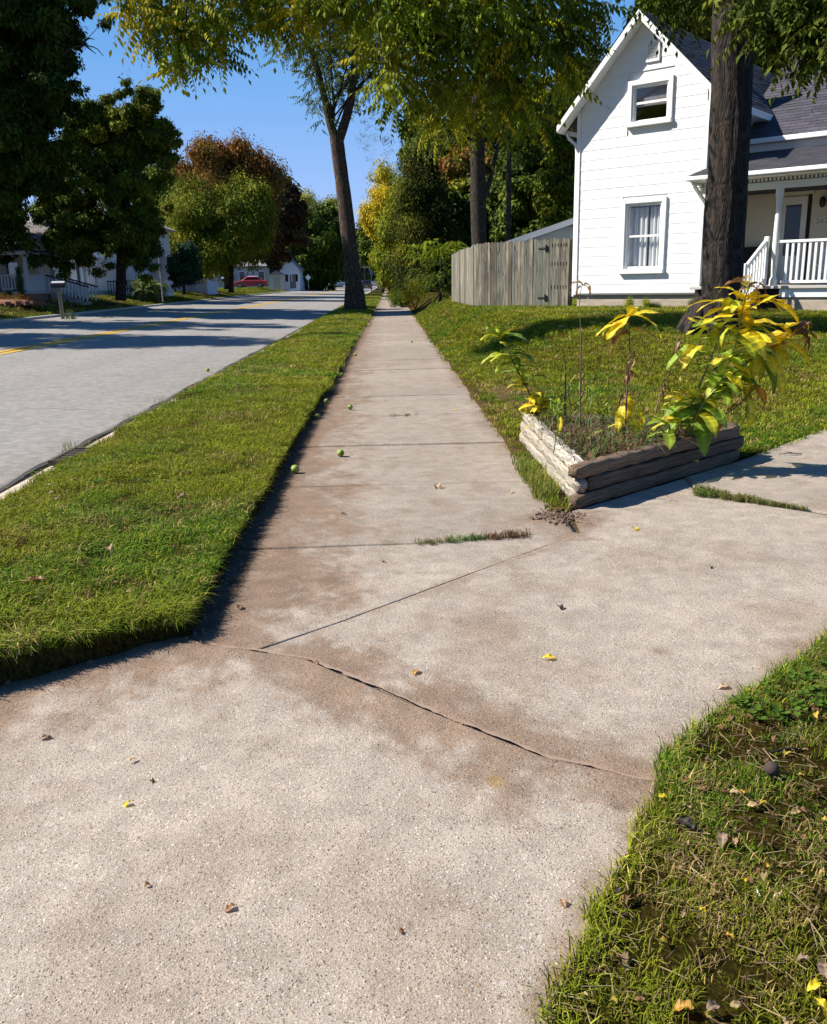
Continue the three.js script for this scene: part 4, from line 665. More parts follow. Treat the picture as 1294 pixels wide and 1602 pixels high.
// big trunk in the lawn, whose crown hangs over the top of the view
{
  const base = V(5.55, Hright(5.55, -15.7) - .03, -15.7), D = 15.7;
  const pts = [base, A(1126, 500, D), A(1130, 440, D), A(1134, 350, D), A(1139, 250, D), A(1144, 130, D), A(1148, 0, D), A(1150, -120, D), A(1150, -260, D), A(1140, -420, D)];
  const big = thing('walnut_tree', 'thick dark furrowed tree trunk in the lawn before the white house', 'tree', base), loc = v => v.clone().sub(base);
  mesh('trunk', trunkGeo(pts.map(loc), [.46, .37, .345, .33, .325, .33, .345, .34, .32, .25], 60, 220, .10, 17, 4), M.bark, big);
  for (const [a, r] of [[2.6, .5], [3.6, .5], [1.4, .4]]) mesh('root_flare', trunkGeo([V(0, .55, 0), V(Math.cos(a) * .3, .16, Math.sin(a) * .3), V(Math.cos(a) * .5, -.05, Math.sin(a) * .5)], [.2, .15, .05], 10, 10, .1, 8, 5), M.bark, big);
  const limbs = [[[A(1150, -130, D), V(1.5, 8.2, -16.8), V(-2.6, 8.0, -17.4), V(-6.0, 7.6, -17.8)], [.2, .15, .1, .05]], [[A(1150, -200, D), V(4.4, 9.3, -17.4), V(2.4, 8.8, -18.6)], [.18, .12, .06]], [[A(1150, -100, D), V(7.6, 8, -14.2), V(9.5, 8.2, -12.6)], [.18, .12, .06]], [[A(1150, -260, D), V(3, 12, -13), V(-1, 13.5, -12)], [.2, .13, .07]], [[A(1140, -420, D), V(6, 15, -17), V(8, 17.5, -19)], [.2, .13, .07]], [[V(1.5, 8.2, -16.8), V(.5, 8.2, -18), V(-.4, 8.0, -19.2)], [.12, .09, .04]]];
  for (const [p, r] of limbs) mesh('limb', trunkGeo(p.map(loc), r, 9, 20, .05, 5, 7), M.bark, big);
  const cl = [], hang = (x, y, D2, rpx, n, f = .75) => { D2 = D2 > 19 ? 16.4 + (D2 - 19) * .55 : D2; const r = rpx * px(D2), c = A(x, y, D2); cl.push([c, [r, r * f, r], Math.round(n * 1.35)]); return c; };
  const tw = [];
  // hanging sprays over the road, upper left
  for (const s of [[215, 8, 21, 26, 22], [232, 30, 21, 26, 26], [255, 55, 21, 26, 26], [278, 80, 21, 26, 24, 1], [286, 108, 21, 11, 7, 1], [305, 30, 21.5, 36, 42], [318, 62, 21.5, 30, 30], [340, 78, 21.5, 20, 14, 1], [270, 0, 22, 40, 50], [350, 25, 22, 32, 34], [385, 10, 22, 30, 30], [240, -30, 22, 45, 60], [330, -40, 22, 50, 80], [410, -15, 23, 32, 40], [440, 5, 23, 30, 34], [430, 38, 23, 20, 12]]) { const c = hang(...s); tw.push([c, 22]); }
  // middle: bright sprays
  for (const s of [[600, 30, 19, 42, 55], [590, 85, 19, 32, 30], [625, 70, 20, 40, 44], [600, 120, 19.5, 24, 14, 1], [650, 20, 20, 50, 80], [665, 110, 22, 44, 50], [640, 150, 24, 36, 30], [700, 50, 20, 52, 80], [710, 150, 23, 44, 44], [740, 100, 21, 48, 60], [690, 200, 26, 36, 26], [770, 30, 20, 56, 90], [790, 120, 21, 44, 50], [760, 180, 24, 36, 28], [815, 165, 21, 30, 22, 1], [840, 60, 20, 52, 70], [830, 185, 22, 20, 9, 1], [880, 20, 20, 44, 56], [892, 70, 21, 30, 30], [922, 10, 21, 26, 26], [870, 120, 22, 34, 28], [650, -40, 20, 80, 150], [760, -50, 20, 80, 150], [860, -50, 20, 70, 130], [560, -30, 21, 60, 90], [500, -40, 22, 60, 90], [520, 10, 22, 34, 36], [475, 15, 22, 32, 34]]) { const c = hang(...s); tw.push([c, 20]); }
  for (const s of [[1062, 10, 17, 20, 12], [1050, -40, 17, 40, 40], [1095, 8, 17, 36, 30], [1200, 10, 13.5, 46, 40], [1245, 30, 13.5, 44, 44], [1280, 60, 13, 34, 26], [1275, 100, 13, 16, 7, 1], [1292, 20, 13, 40, 36], [1230, 60, 13.5, 26, 12], [1225, -40, 13.5, 70, 90], [1320, 60, 13, 50, 60], [1330, -20, 13, 60, 90]]) hang(...s);
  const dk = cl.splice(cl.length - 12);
  crown(big, cl, 'walnut', P.walnut, 1.0, LM.thin, true);
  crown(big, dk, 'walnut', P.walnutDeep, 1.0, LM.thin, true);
  const tg = []; for (const [c, y] of tw) { const top = V(c.x + rr(-.5, .8), 7.9 + rr(0, .4), lerp(c.z, -17.2, .5)); tg.push(trunkGeo([top, top.clone().lerp(c, .5).add(V(rr(-.2, .2), .2, 0)), c].map(loc), [.03, .018, .006], 4, 8, 0, 4, 2)); }
  mesh('twigs', tg, M.barkDark, big).userData.kind = 'stuff';
  // upper crown, above the frame
  const up = [...blob(V(5, 15, -14.5), [6, 5, 5], 46, 1.3, 80), ...blob(V(9.5, 9.5, -12.5), [2.5, 1.5, 2.5], 12, 1.0, 60)];
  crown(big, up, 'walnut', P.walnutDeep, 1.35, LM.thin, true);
}
// street tree on the verge
{
  const D = 45.5, base = V(A(556, 484, D).x, .03, -D);
  const f = A(526, 215, D);
  const cl = [];
  for (const [x, y, r, n] of [[470, 40, 44, 60], [450, 75, 28, 26], [500, 20, 50, 90], [545, 40, 50, 90], [590, 60, 48, 80], [560, 95, 44, 60], [610, 110, 40, 50], [520, 95, 40, 50], [490, 80, 30, 26], [485, 145, 20, 14], [520, 150, 26, 20], [560, 140, 34, 30], [500, 165, 16, 8], [540, 170, 20, 9], [635, 60, 44, 60], [640, 130, 30, 30], [430, 45, 20, 12], [510, 195, 14, 5], [505, 75, 34, 60], [530, 65, 36, 70], [560, 70, 36, 60], [535, 120, 30, 40], [575, 120, 30, 40], [480, 110, 22, 20], [505, 125, 24, 24], [545, -20, 70, 140], [460, -30, 60, 100], [620, -20, 70, 130], [395, -20, 40, 60]]) { const r2 = r * px(D); cl.push([A(x, y, D + rr(-3, 3)), [r2, r2 * .85, r2], Math.round(n * 1.3)]); }
  for (const c of blob(V(f.x + 1, 20, -D), [8.5, 6, 8], 40, 1.7, 90)) cl.push(c);
  const wisps = []; for (const [x, y, r, n] of [[585, 190, 26, 26], [600, 220, 20, 16], [570, 212, 20, 14], [578, 236, 14, 8], [610, 180, 22, 20]]) { const q = r * px(D); wisps.push([A(x, y, D + 2), [q, q, q], n]); }
  tree('street_tree', 'tall forked street tree standing between the road and the sidewalk', base, { pts: [base, A(553, 440, D), A(548, 390, D), A(541, 330, D), A(533, 265, D), f], r: [.62, .44, .385, .36, .335, .34], seg: 26, rows: 60, amp: .07, fork: A(520, 150, D), limbs: [{ pts: [A(527, 225, D), A(516, 190, D), A(507, 150, D), A(498, 115, D), A(486, 75, D), A(470, 30, D), A(462, -60, D)], r: [.24, .2, .17, .16, .15, .13, .08] }, { pts: [A(528, 225, D), A(540, 190, D), A(550, 150, D), A(553, 115, D), A(556, 70, D), A(566, 0, D), A(570, -90, D)], r: [.25, .22, .2, .17, .15, .12, .08] }, { pts: [A(549, 155, D), A(565, 132, D), A(590, 110, D)], r: [.11, .08, .04] }] }, cl, [[cl, 'walnut', P.walnutDeep.concat([[.10, .15, .02], [.13, .17, .02]]), 1.2], [wisps, 'fine', [[.16, .2, .12], [.2, .22, .14]], .6]], null, null, { bark: M.barkLight, droop: true, every: 11, br: .14 });
}
// ---- left side of the street
function roundTree(name, label, x, yBase, D, Y, crowns, kind, cols, scale, o = {}) { // crowns: [px, py, rx, ry, clumps, leaves] in photo pixels at depth D
  const b = V(A(x, yBase, D).x, Y, -D), cl = [];
  for (const [cx, cy, rx, ry, n, lv, cr] of crowns) cl.push(...blob(A(cx, cy, D), [rx * px(D), ry * px(D), (o.dz || rx) * px(D)], n, (cr || .28) * Math.min(rx, ry) * px(D), lv));
  const tx = o.topx || x, top = A(tx, o.top || crowns[0][1], D), mid = b.clone().lerp(top, .5);
  return tree(name, label, b, { pts: [b, b.clone().lerp(top, .33), mid, top], r: [o.r || .25, (o.r || .25) * .8, (o.r || .25) * .7, (o.r || .25) * .3], seg: 12, rows: 20 }, cl, kind, cols, scale, o);
}
roundTree('dark_tree', 'towering black-green tree filling the upper left corner', -40, 480, 44, .9, [[-70, 120, 130, 250, 110, 110, .2], [20, 90, 74, 110, 50, 110, .3], [0, -20, 110, 70, 40, 110, .3], [40, 210, 50, 70, 34, 100, .3], [-30, 255, 80, 40, 30, 100, .3], [110, 150, 18, 24, 7, 40, .5], [150, 4, 34, 8, 6, 30, .6]], 'broad', P.deep, 1.2, { r: .5, dz: 110, dense: true });
{ const D = 44, t = scene.children[scene.children.length - 1], loc = v => v.clone().sub(t.position), g = []; for (const pts of [[A(90, 90, D), A(120, 72, D), A(150, 75, D), A(162, 88, D)], [A(125, 72, D), A(140, 60, D), A(148, 62, D)], [A(135, 72, D), A(150, 84, D)]]) g.push(trunkGeo(pts.map(loc), [.05, .03, .015], 5, 8, .02, 3, 2)); mesh('bare_branch', g, M.barkLight, t); }
roundTree('maple_tree', 'broad green maple in front of the left houses', 190, 478, 50, .75, [[165, 290, 88, 105, 80, 110, .2], [205, 190, 52, 46, 34, 100, .26], [105, 372, 50, 50, 26, 90, .3], [245, 235, 24, 44, 14, 50, .4], [262, 222, 22, 8, 6, 24, .6], [215, 355, 40, 44, 18, 90], [150, 205, 40, 46, 18, 90]], 'broad', P.maple, .98, { r: .3, top: 230 });
roundTree('rust_tree', 'round-topped tree turning rusty red above the green crowns', 355, 450, 92, 1.0, [[350, 290, 72, 60, 60, 70, .24], [300, 300, 40, 45, 20, 60], [405, 310, 30, 50, 18, 60], [335, 355, 60, 50, 30, 60]], 'fine', P.rust, 3.0, { r: .3 });
roundTree('locust_tree', 'yellow-green tree with a thin trunk beside the road sign', 362, 462, 76, .8, [[330, 365, 55, 55, 46, 70, .26], [375, 330, 42, 45, 26, 60], [290, 350, 36, 45, 20, 60], [342, 388, 48, 20, 22, 50], [392, 368, 26, 32, 18, 50]], 'fine', P.locust, 2.4, { r: .24 });
roundTree('locust_tree', 'yellow-green tree behind the white house across the road', 300, 455, 84, .8, [[255, 340, 40, 60, 34, 60, .28], [260, 395, 50, 40, 24, 60], [240, 300, 26, 36, 14, 50]], 'fine', P.locust.concat(P.mid), 2.4, { r: .2 });
roundTree('sapling', 'small dark young tree on the far grass bank', 288, 458, 66, .85, [[283, 425, 24, 20, 22, 30, .3], [290, 400, 18, 18, 12, 26, .4]], 'broad', [[.03, .07, .03], [.04, .09, .04]], 1.2, { r: .1 });
roundTree('maroon_tree', 'dark maroon tree shading the house with the red car', 425, 450, 112, .8, [[428, 342, 38, 52, 70, 70, .26], [398, 355, 20, 34, 24, 60], [445, 325, 24, 34, 20, 60]], 'broad', P.maroon, 2.6, { r: .35, dense: true });
roundTree('green_tree', 'deep green round tree farther along the left kerb', 500, 446, 150, .6, [[490, 385, 44, 52, 70, 70, .26], [470, 400, 30, 40, 26, 60], [512, 370, 24, 40, 24, 60]], 'broad', P.mid.concat(P.deep), 3.2, { r: .35 });
roundTree('pale_tree', 'pale yellowish tree showing above the deep green one', 480, 446, 200, .6, [[470, 345, 42, 34, 40, 60, .28], [515, 345, 24, 26, 20, 60], [445, 335, 20, 22, 14, 50]], 'fine', P.pale, 5, { r: .3 });
roundTree('green_tree', 'far green tree just left of the street tree trunk', 530, 445, 230, .4, [[525, 405, 24, 34, 36, 60, .3], [505, 415, 20, 24, 20, 50]], 'broad', P.mid, 5, { r: .35 });
roundTree('distant_tree', 'hazy distant tree closing the view along the road', 566, 443, 420, 0, [[566, 420, 20, 22, 34, 60, .32]], 'broad', [[.08, .13, .05]], 9, { r: .4 });
roundTree('distant_tree', 'low distant tree at the end of the sidewalk', 586, 443, 480, 0, [[586, 432, 14, 12, 24, 50, .34]], 'broad', [[.07, .11, .05]], 9, { r: .4 });
roundTree('distant_tree', 'distant tree behind the far parked cars', 545, 444, 360, 0, [[545, 425, 16, 18, 24, 50, .34]], 'broad', [[.05, .09, .03]], 8, { r: .4 });
// ---- right side
{ // dark conifer-like tree, sunlight put into the leaf colours on its left
  const D = 62, X = A(668, 470, D).x, b = V(X, Hright(X, -D) - .02, -D), cl = [], lit = []; for (let k = 0; k < 64; k++) { const t = k / 64, y = lerp(232, 445, t), w = lerp(8, 62, Math.pow(t, .6)); for (let q = 0; q < 5; q++) { const a = rr(0, 6.28), r = w * px(D) * rr(.3, 1), c = A(672 + rr(-5, 5) - 18 * (1 - t), y, D), s = rr(.4, .9); (Math.cos(a) < -.3 && rnd() < .7 ? lit : cl).push([V(c.x + Math.cos(a) * r, c.y, c.z + Math.sin(a) * r), [s, s * .7, s], 20]); } }
  tree('conifer', 'dark dense evergreen left of the board fence, its left side coloured as if sunlit', b, { pts: [b, A(668, 350, D), A(655, 240, D)], r: [.3, .2, .05] }, cl.concat(lit), [[cl, 'fine', P.conifer, 1.5], [lit, 'fine', P.conifer.concat(P.locust), 1.5]], null, null, { every: 12 });
}
roundTree('yellow_tree', 'tree with a bright yellow branch beside the dark conifer', 632, 462, 76, .4, [[604, 300, 18, 36, 22, 44, .42], [585, 335, 18, 12, 12, 34, .5], [598, 345, 22, 24, 14, 36, .4]], 'fine', P.yellow, 2.0, { r: .16, top: 320 });
roundTree('lime_tree', 'light green foliage lit by the sun beside the sidewalk', 640, 464, 66, .4, [[625, 385, 28, 50, 34, 46, .36], [640, 330, 30, 50, 26, 46, .36], [612, 410, 18, 34, 16, 40, .4]], 'fine', P.lime.concat(P.locust), 1.9, { r: .16 });
roundTree('green_tree', 'small dark tree on the far verge beside the sidewalk', 598, 446, 118, .03, [[582, 375, 24, 26, 26, 50, .36], [600, 395, 20, 22, 16, 40], [575, 360, 14, 18, 10, 40]], 'broad', P.deep.concat(P.mid), 2.4, { r: .28 });
{ // sumac-like arching bush against the fence
  const D = 38, X = A(688, 472, D).x, b = V(X, Hright(X, -D) - .02, -D), cl = [];
  for (const [x, y, r, n] of [[690, 440, 34, 60], [660, 430, 24, 40], [715, 420, 26, 46], [690, 405, 30, 50], [650, 400, 16, 16], [720, 390, 20, 24], [705, 462, 26, 40]]) { const q = r * px(D); cl.push([A(x, y, D + rr(-.6, .6)), [q, q * .8, q], n]); }
  const t = tree('sumac_bush', 'arching light green sumac bush at the end of the board fence', b, { pts: [b, A(690, 440, D), A(690, 400, D)], r: [.08, .06, .04] }, cl, 'walnut', P.mid, .8, { every: 1 });
  const sp = []; for (const [x0, y0, x1, y1] of [[690, 395, 640, 383], [690, 390, 655, 405], [695, 390, 715, 378], [690, 385, 668, 378], [700, 395, 725, 392], [690, 400, 645, 395]]) for (let k = 0; k <= 6; k++) { const t2 = k / 6; sp.push([A(lerp(x0, x1, t2), lerp(y0, y1, t2) + 6 * (t2 - .5) * (t2 - .5) * 4 - 6, D - .6), [.14, .05, .14], 5]); }
  crown(t, sp, 'walnut', P.lime, .62, LM.thin, true, 'arching_sprays');
}
{ const D = 46, X = A(650, 468, D).x, b = V(X, Hright(X, -D), -D), cl = []; for (const [x, y, r, n] of [[652, 448, 20, 60], [640, 456, 14, 36], [664, 440, 14, 30], [635, 462, 9, 14], [655, 462, 16, 30]]) { const q = r * px(D); cl.push([A(x, y, D), [q, q * .85, q], n]); } const t = thing('yellow_bush', 'yellow-green shrub beside the sidewalk left of the fence', 'bush', b); mesh('stem', [rod(V(0, 0, 0), V(.2, .6, 0), .03, .02), rod(V(0, 0, 0), V(-.25, .55, .1), .03, .02)], M.barkDark, t); crown(t, cl, 'fine', [[.36, .34, .02], [.28, .30, .02], [.45, .38, .03]], .8, LM.thin); }
{ const D = 52, b = A(628, 470, D); b.y = Hright(b.x, -D); const t = thing('low_bush', 'small round green bush at the lawn edge far down the sidewalk', 'bush', b); mesh('stem', rod(V(0, 0, 0), V(0, .4, 0), .03, .02), M.barkDark, t); crown(t, blob(V(b.x, b.y + .5, b.z), [.55, .5, .5], 12, .25, 26), 'fine', P.mid, .7, LM.thin); }
{ const D = 80, b = A(621, 462, D); b.y = Hright(b.x, -D); const t = thing('low_bush', 'dark clipped bush beside the sidewalk near its far end', 'bush', b); mesh('stem', rod(V(0, 0, 0), V(0, .4, 0), .03, .02), M.barkDark, t); crown(t, blob(V(b.x, b.y + .7, b.z), [.8, .8, .8], 14, .35, 30), 'fine', P.deep, 1, LM.thin); }
// tree behind the fence with a side limb
{
  const D = 37, b = V(A(750, 470, D).x, .7, -D); const cl = [];
  for (const [x, y, r, n] of [[690, 90, 50, 70], [740, 60, 60, 110], [800, 80, 54, 90], [850, 60, 54, 90], [880, 130, 40, 60], [720, 160, 44, 60], [780, 150, 44, 60], [670, 170, 40, 50], [700, 220, 30, 30], [655, 215, 22, 18], [840, 150, 40, 50], [900, 40, 50, 70], [940, 70, 36, 40], [760, -30, 90, 160], [860, -30, 90, 160], [660, -20, 70, 110], [925, 130, 24, 22], [945, 110, 20, 18]]) { const q = r * px(D); cl.push([A(x, y, D + rr(-2, 2)), [q, q * .85, q], n]); }
  tree('walnut_tree', 'dark tall tree with a crooked side limb behind the board fence', b, { pts: [b, A(750, 400, D), A(748, 300, D), A(747, 200, D), A(750, 100, D), A(752, -60, D)], r: [.36, .32, .3, .29, .26, .18], seg: 16, rows: 40, limbs: [{ pts: [A(757, 310, D), A(766, 285, D), A(775, 245, D), A(784, 215, D), A(800, 150, D)], r: [.11, .1, .09, .07, .04] }] }, cl, 'walnut', P.walnutDeep.concat([[.13, .17, .02], [.1, .15, .02]]), 1.3, { droop: true, bark: M.barkDark });
}
{ const D = 47, b = V(A(794, 470, D).x, .7, -D), cl = []; for (const [x, y, r, n] of [[800, 170, 40, 50], [830, 220, 30, 30], [780, 120, 40, 50]]) { const q = r * px(D); cl.push([A(x, y, D), [q, q, q], n]); } tree('slim_tree', 'slim grey trunked tree right of the crooked limb tree', b, { pts: [b, A(795, 380, D), A(796, 280, D), A(797, 180, D), A(798, 60, D)], r: [.16, .14, .13, .12, .08] }, cl, 'broad', P.deep, 1.5, { bark: M.barkLight }); }
roundTree('orange_tree', 'orange autumn tree glimpsed between trunks behind the fence', 740, 465, 84, .7, [[735, 262, 36, 26, 20, 40, .34], [712, 255, 22, 22, 10, 30], [778, 262, 18, 20, 8, 30]], 'broad', P.orange, 2.6, { r: .2 });
roundTree('green_tree', 'yellow-green tree low behind the fence below the orange one', 728, 465, 70, .7, [[770, 320, 46, 40, 36, 60, .3], [720, 330, 30, 40, 24, 50], [800, 345, 36, 40, 24, 50]], 'broad', P.locust.concat(P.mid), 1.9, { r: .2 });
roundTree('green_tree', 'deep green tree rising behind the blue-grey garage', 840, 470, 58, .7, [[850, 290, 56, 80, 60, 60, .26], [880, 340, 36, 40, 22, 50], [830, 370, 40, 30, 20, 50], [860, 210, 40, 50, 26, 50]], 'broad', P.deep.concat(P.mid), 1.8, { r: .25 });
roundTree('green_tree', 'yellowing tree right behind the corner of the white house', 880, 470, 48, .7, [[880, 360, 26, 26, 22, 46, .34], [870, 300, 22, 40, 18, 40, .4], [905, 150, 34, 50, 22, 46, .36], [885, 210, 24, 34, 14, 40]], 'broad', P.mid.concat(P.locust), 1.4, { r: .18 });
roundTree('dark_tree', 'dark wood tree between the conifer and the fence', 705, 470, 66, .7, [[710, 400, 60, 40, 44, 60, .3], [690, 340, 40, 40, 26, 60], [760, 400, 50, 30, 28, 50], [820, 330, 50, 60, 40, 50, .3]], 'broad', P.deep, 2.0, { r: .25, dense: true });
roundTree('dark_tree', 'tall dark tree closing the gap far behind the conifer', 700, 465, 110, .6, [[700, 250, 60, 90, 60, 60, .26], [800, 230, 80, 80, 60, 60, .26], [860, 330, 60, 80, 44, 60]], 'broad', P.deep.concat(P.mid), 3.0, { r: .3, dense: true });
roundTree('leafy_tree', 'leafy green tree standing behind the house roof', 1150, 470, 38, .7, [[1210, 20, 90, 50, 50, 60, .26], [1100, 30, 70, 40, 36, 60, .3], [1290, 30, 80, 70, 40, 60], [1050, 20, 46, 30, 18, 50], [1180, -60, 120, 70, 50, 60]], 'broad', P.mid.concat(P.locust), 1.5, { r: .3 });
// hedge-like wood along the far left and right so the street ends in trees
for (const [x, D, Y, lab] of [[640, 150, .3, 'dark street tree on the right far beyond the conifer'], [622, 220, .2, 'farther dark street tree on the right by the sidewalk end'], [664, 190, .3, 'dark tree mass behind the far right street trees'], [612, 330, .1, 'last street tree on the right before the horizon']]) roundTree('far_tree', lab, x, 446, D, Y, [[x, 446 - 8000 / D * .45, 6000 / D * .6, 7500 / D * .45, 34, 50, .3]], 'broad', P.deep.concat(P.mid), D / 45, { r: .25 });
// trees across the road, outside the view, whose shadows band the lanes
for (const [X, Z, h, r, lab] of [[-22, -25.5, 15.5, 2.6, 'tall green tree across the road, nearer of the two by the driveway'], [-22.5, -34, 16.5, 2.8, 'tall green tree across the road, farther of the two by the driveway']]) { const b = V(X, .9, Z); tree('shade_tree', lab, b, { pts: [b, V(X, h * .5, Z), V(X, h, Z)], r: [.35, .3, .1] }, blob(V(X, h * .68, Z), [r * 1.5, h * .32, r], 40, 1.1, 70), 'broad', P.maple, 1.5, {}); }

// ---------------------------------------------------------------- across the road
{ // porch house at the left edge; local x towards the road, z towards the camera
  const D = 46, o = V(-24.5, .88, -52), h = thing('house', 'small grey-roofed house with white porch posts at the left edge', 'house', o);
  const pc = (x, y, d = D) => A(x, y, d).sub(o);
  const wp = paint([.62, .66, .72]), rl = pc(42, 347, 50).y, ev = pc(18, 392).y, fl = pc(20, 456).y, X1 = pc(30, 450).x + .6;
  const zf = 6, zb = -2, zr = 2;
  mesh('wall', prism([[zb, -.4], [zf - 1.6, -.4], [zf - 1.6, ev], [zr, rl - .1], [zb, ev]].map(p => [-p[0], p[1]]), -7, X1 - 1.8).rotateY(Math.PI / 2), paint([.5, .47, .42]), h);
  mesh('gable', prism([[zf - .1, ev + .05], [zr, rl - .08], [zb, ev + .05]].map(p => [-p[0], p[1]]), X1 - .25, X1 - .1).rotateY(Math.PI / 2), paint([.42, .38, .32]), h);
  mesh('gable_vent', bx(X1 - .1, X1 - .06, ev + .15, ev + .75, 2.6, 3.2), std([.2, .08, .05], .7), h);
  const W = V(0, rl - ev, zr - zf - .4).normalize(), Lw = Math.hypot(rl - ev, zf + .4 - zr);
  mesh('roof_deck', [prism([[zf + .4, ev - .05], [zr, rl], [zr, rl - .1], [zf + .4, ev - .15]].map(p => [-p[0], p[1]]), -7.4, X1 + .15).rotateY(Math.PI / 2), prism([[zb - .4, ev - .05], [zr, rl + .001], [zr, rl - .1], [zb - .4, ev - .15]].map(p => [-p[0], p[1]]), -7.4, X1 + .14).rotateY(Math.PI / 2)], std([.16, .14, .14], .9), h);
  mesh('shingles', shingles('s', V(X1 + .16, ev - .02, zf + .42), V(-1, 0, 0), W, X1 + 7, Lw, null, 17, [.20, .175, .18]), M.shingle, h).userData.kind = 'stuff';
  mesh('fascia', bx(-7, X1 + .1, ev - .22, ev - .04, zf + .40, zf + .46), wp, h); mesh('frieze', bx(X1 - .3, X1 - .12, ev - .3, ev - .04, zb, zf + .2), wp, h);
  mesh('porch_floor', bx(-7, X1, fl - .15, fl, zb, zf + .1), paint([.5, .5, .52]), h); mesh('foundation', bx(-7, X1 - .1, -.6, fl - .151, zb, zf), std([.25, .16, .13], .9), h);
  for (const z of [zf - .1, 3.9, 2.4, zb + .2]) mesh('post', rbx(X1 - .28, X1 - .1, fl, ev - .25, z - .09, z + .09, .02), wp, h);
  mesh('post', rbx(-4, -3.82, fl, ev - .2, zf - .2, zf - .02, .02), wp, h);
  const front = new THREE.Group(); front.name = 'porch_railing'; h.add(front); mesh('rail', bx(-4, X1 - .3, fl + .75, fl + .82, zf - .13, zf - .05), wp, front); mesh('rail', bx(-4, X1 - .3, fl + .08, fl + .14, zf - .13, zf - .05), wp, front);
  for (let x = -3.8; x < X1 - .35; x += .16) mesh('baluster', bx(x, x + .06, fl + .14, fl + .75, zf - .12, zf - .06), wp, front);
  mesh('low_wall', bx(X1 - .24, X1 - .16, fl, fl + .8, 2.5, zf - .2), wp, h); mesh('window', bx(X1 - 1.79, X1 - 1.74, fl + .7, ev - .5, 3, 4.2), M.darkGlass, h); mesh('window', bx(X1 - 5, X1 - 3, fl + .7, ev - .5, zf - 1.6, zf - 1.55), M.darkGlass, h); mesh('hanging_banner', bx(X1 - 4.2, X1 - 3.9, fl + .7, ev - .3, zf - .8, zf - .78), std([.3, .1, .05], .9), h);
  for (const z of [2.2, 3.6]) { const sr = new THREE.Group(); sr.name = 'stair_railing'; h.add(sr); mesh('rail', bar(V(X1 - .1, fl + .8, z), V(X1 + 2.1, .62, z), .06, .08), M.black, sr); for (let k = 0; k < 11; k++) { const t = k / 10.5, x = lerp(X1, X1 + 2, t); mesh('baluster', bx(x, x + .07, lerp(fl + .02, -.15, t), lerp(fl + .76, .62, t), z - .03, z + .03), wp, sr); } }
  for (let k = 0; k < 4; k++) mesh('step', bx(X1 + k * .4, X1 + .5 + k * .4, -.4, fl - .15 - k * .16, 2.25, 3.55), std([.3, .28, .26], .9), h);
}
{ // flower bed with brick edging, clipped cypress
  const c = gnd(40, 476, .8), b = thing('flower_bed', 'reddish mulched flower bed with dark brick edging before the porch house', 'flower bed', [-19.5, .82, -41.5]);
  mesh('mulch', new THREE.SphereGeometry(1, 24, 8, 0, 6.29, 0, 1.57).scale(3.6, .3, 1.6), std([.22, .09, .045], 1), b);
  for (let k = 0; k < 40; k++) { const a = k / 40 * 6.283; mesh('brick', rbx(-.13, .13, -.06, .13, -.06, .06, .01).rotateY(-a + 1.57).translate(Math.cos(a) * 3.65, 0, Math.sin(a) * 1.65), std([.16, .06, .045], .9), b); }
  const cl = []; for (let k = 0; k < 24; k++) cl.push([V(-19.5 + rr(-3, 3), 1.12, -41.5 + rr(-1.2, 1.2)), [.35, .16, .3], 14]); const pl = thing('bed_flowers', 'low rust-orange plants covering the flower bed', 'flowers', [-19.5, .9, -41.5]); crown(pl, cl, 'fine', [[.3, .13, .03], [.25, .2, .03], [.2, .07, .03]], .55, LM.thin, false, 'foliage');
  const q = A(36, 478, 43.5), t = thing('cypress_shrub', 'narrow dark green upright shrub by the porch post', 'shrub', [q.x, .95, q.z]); mesh('stem', rod(V(0, 0, 0), V(0, 1.2, 0), .03, .01), M.barkDark, t); const cc = []; for (let k = 0; k < 16; k++) { const y = k / 16 * 1.55; cc.push([V(q.x, .98 + y, q.z), [.2 - .1 * k / 16, .14, .2 - .1 * k / 16], 26]); } crown(t, cc, 'fine', [[.02, .075, .02], [.03, .09, .03]], .4, LM.thin);
}
structMesh('driveway', coons([[-14.7, -33.2], [-14.7, -36.6]], [[-30, -33.5], [-30, -36.2]], [[-14.7, -33.2], [-30, -33.5]], [[-14.7, -36.6], [-30, -36.2]], 24, 60, (x, z) => Hleft(x, z) + .03, conCol(.85), .05), M.concrete, 'pale concrete driveway crossing the far bank');
structMesh('driveway', coons([[-14.7, -43], [-14.7, -47]], [[-19, -43.5], [-19, -47]], [[-14.7, -43], [-19, -43.5]], [[-14.7, -47], [-19, -47]], 24, 40, (x, z) => Hleft(x, z) + .03, conCol(.85), .05), M.concrete, 'second concrete apron beyond the mailbox');
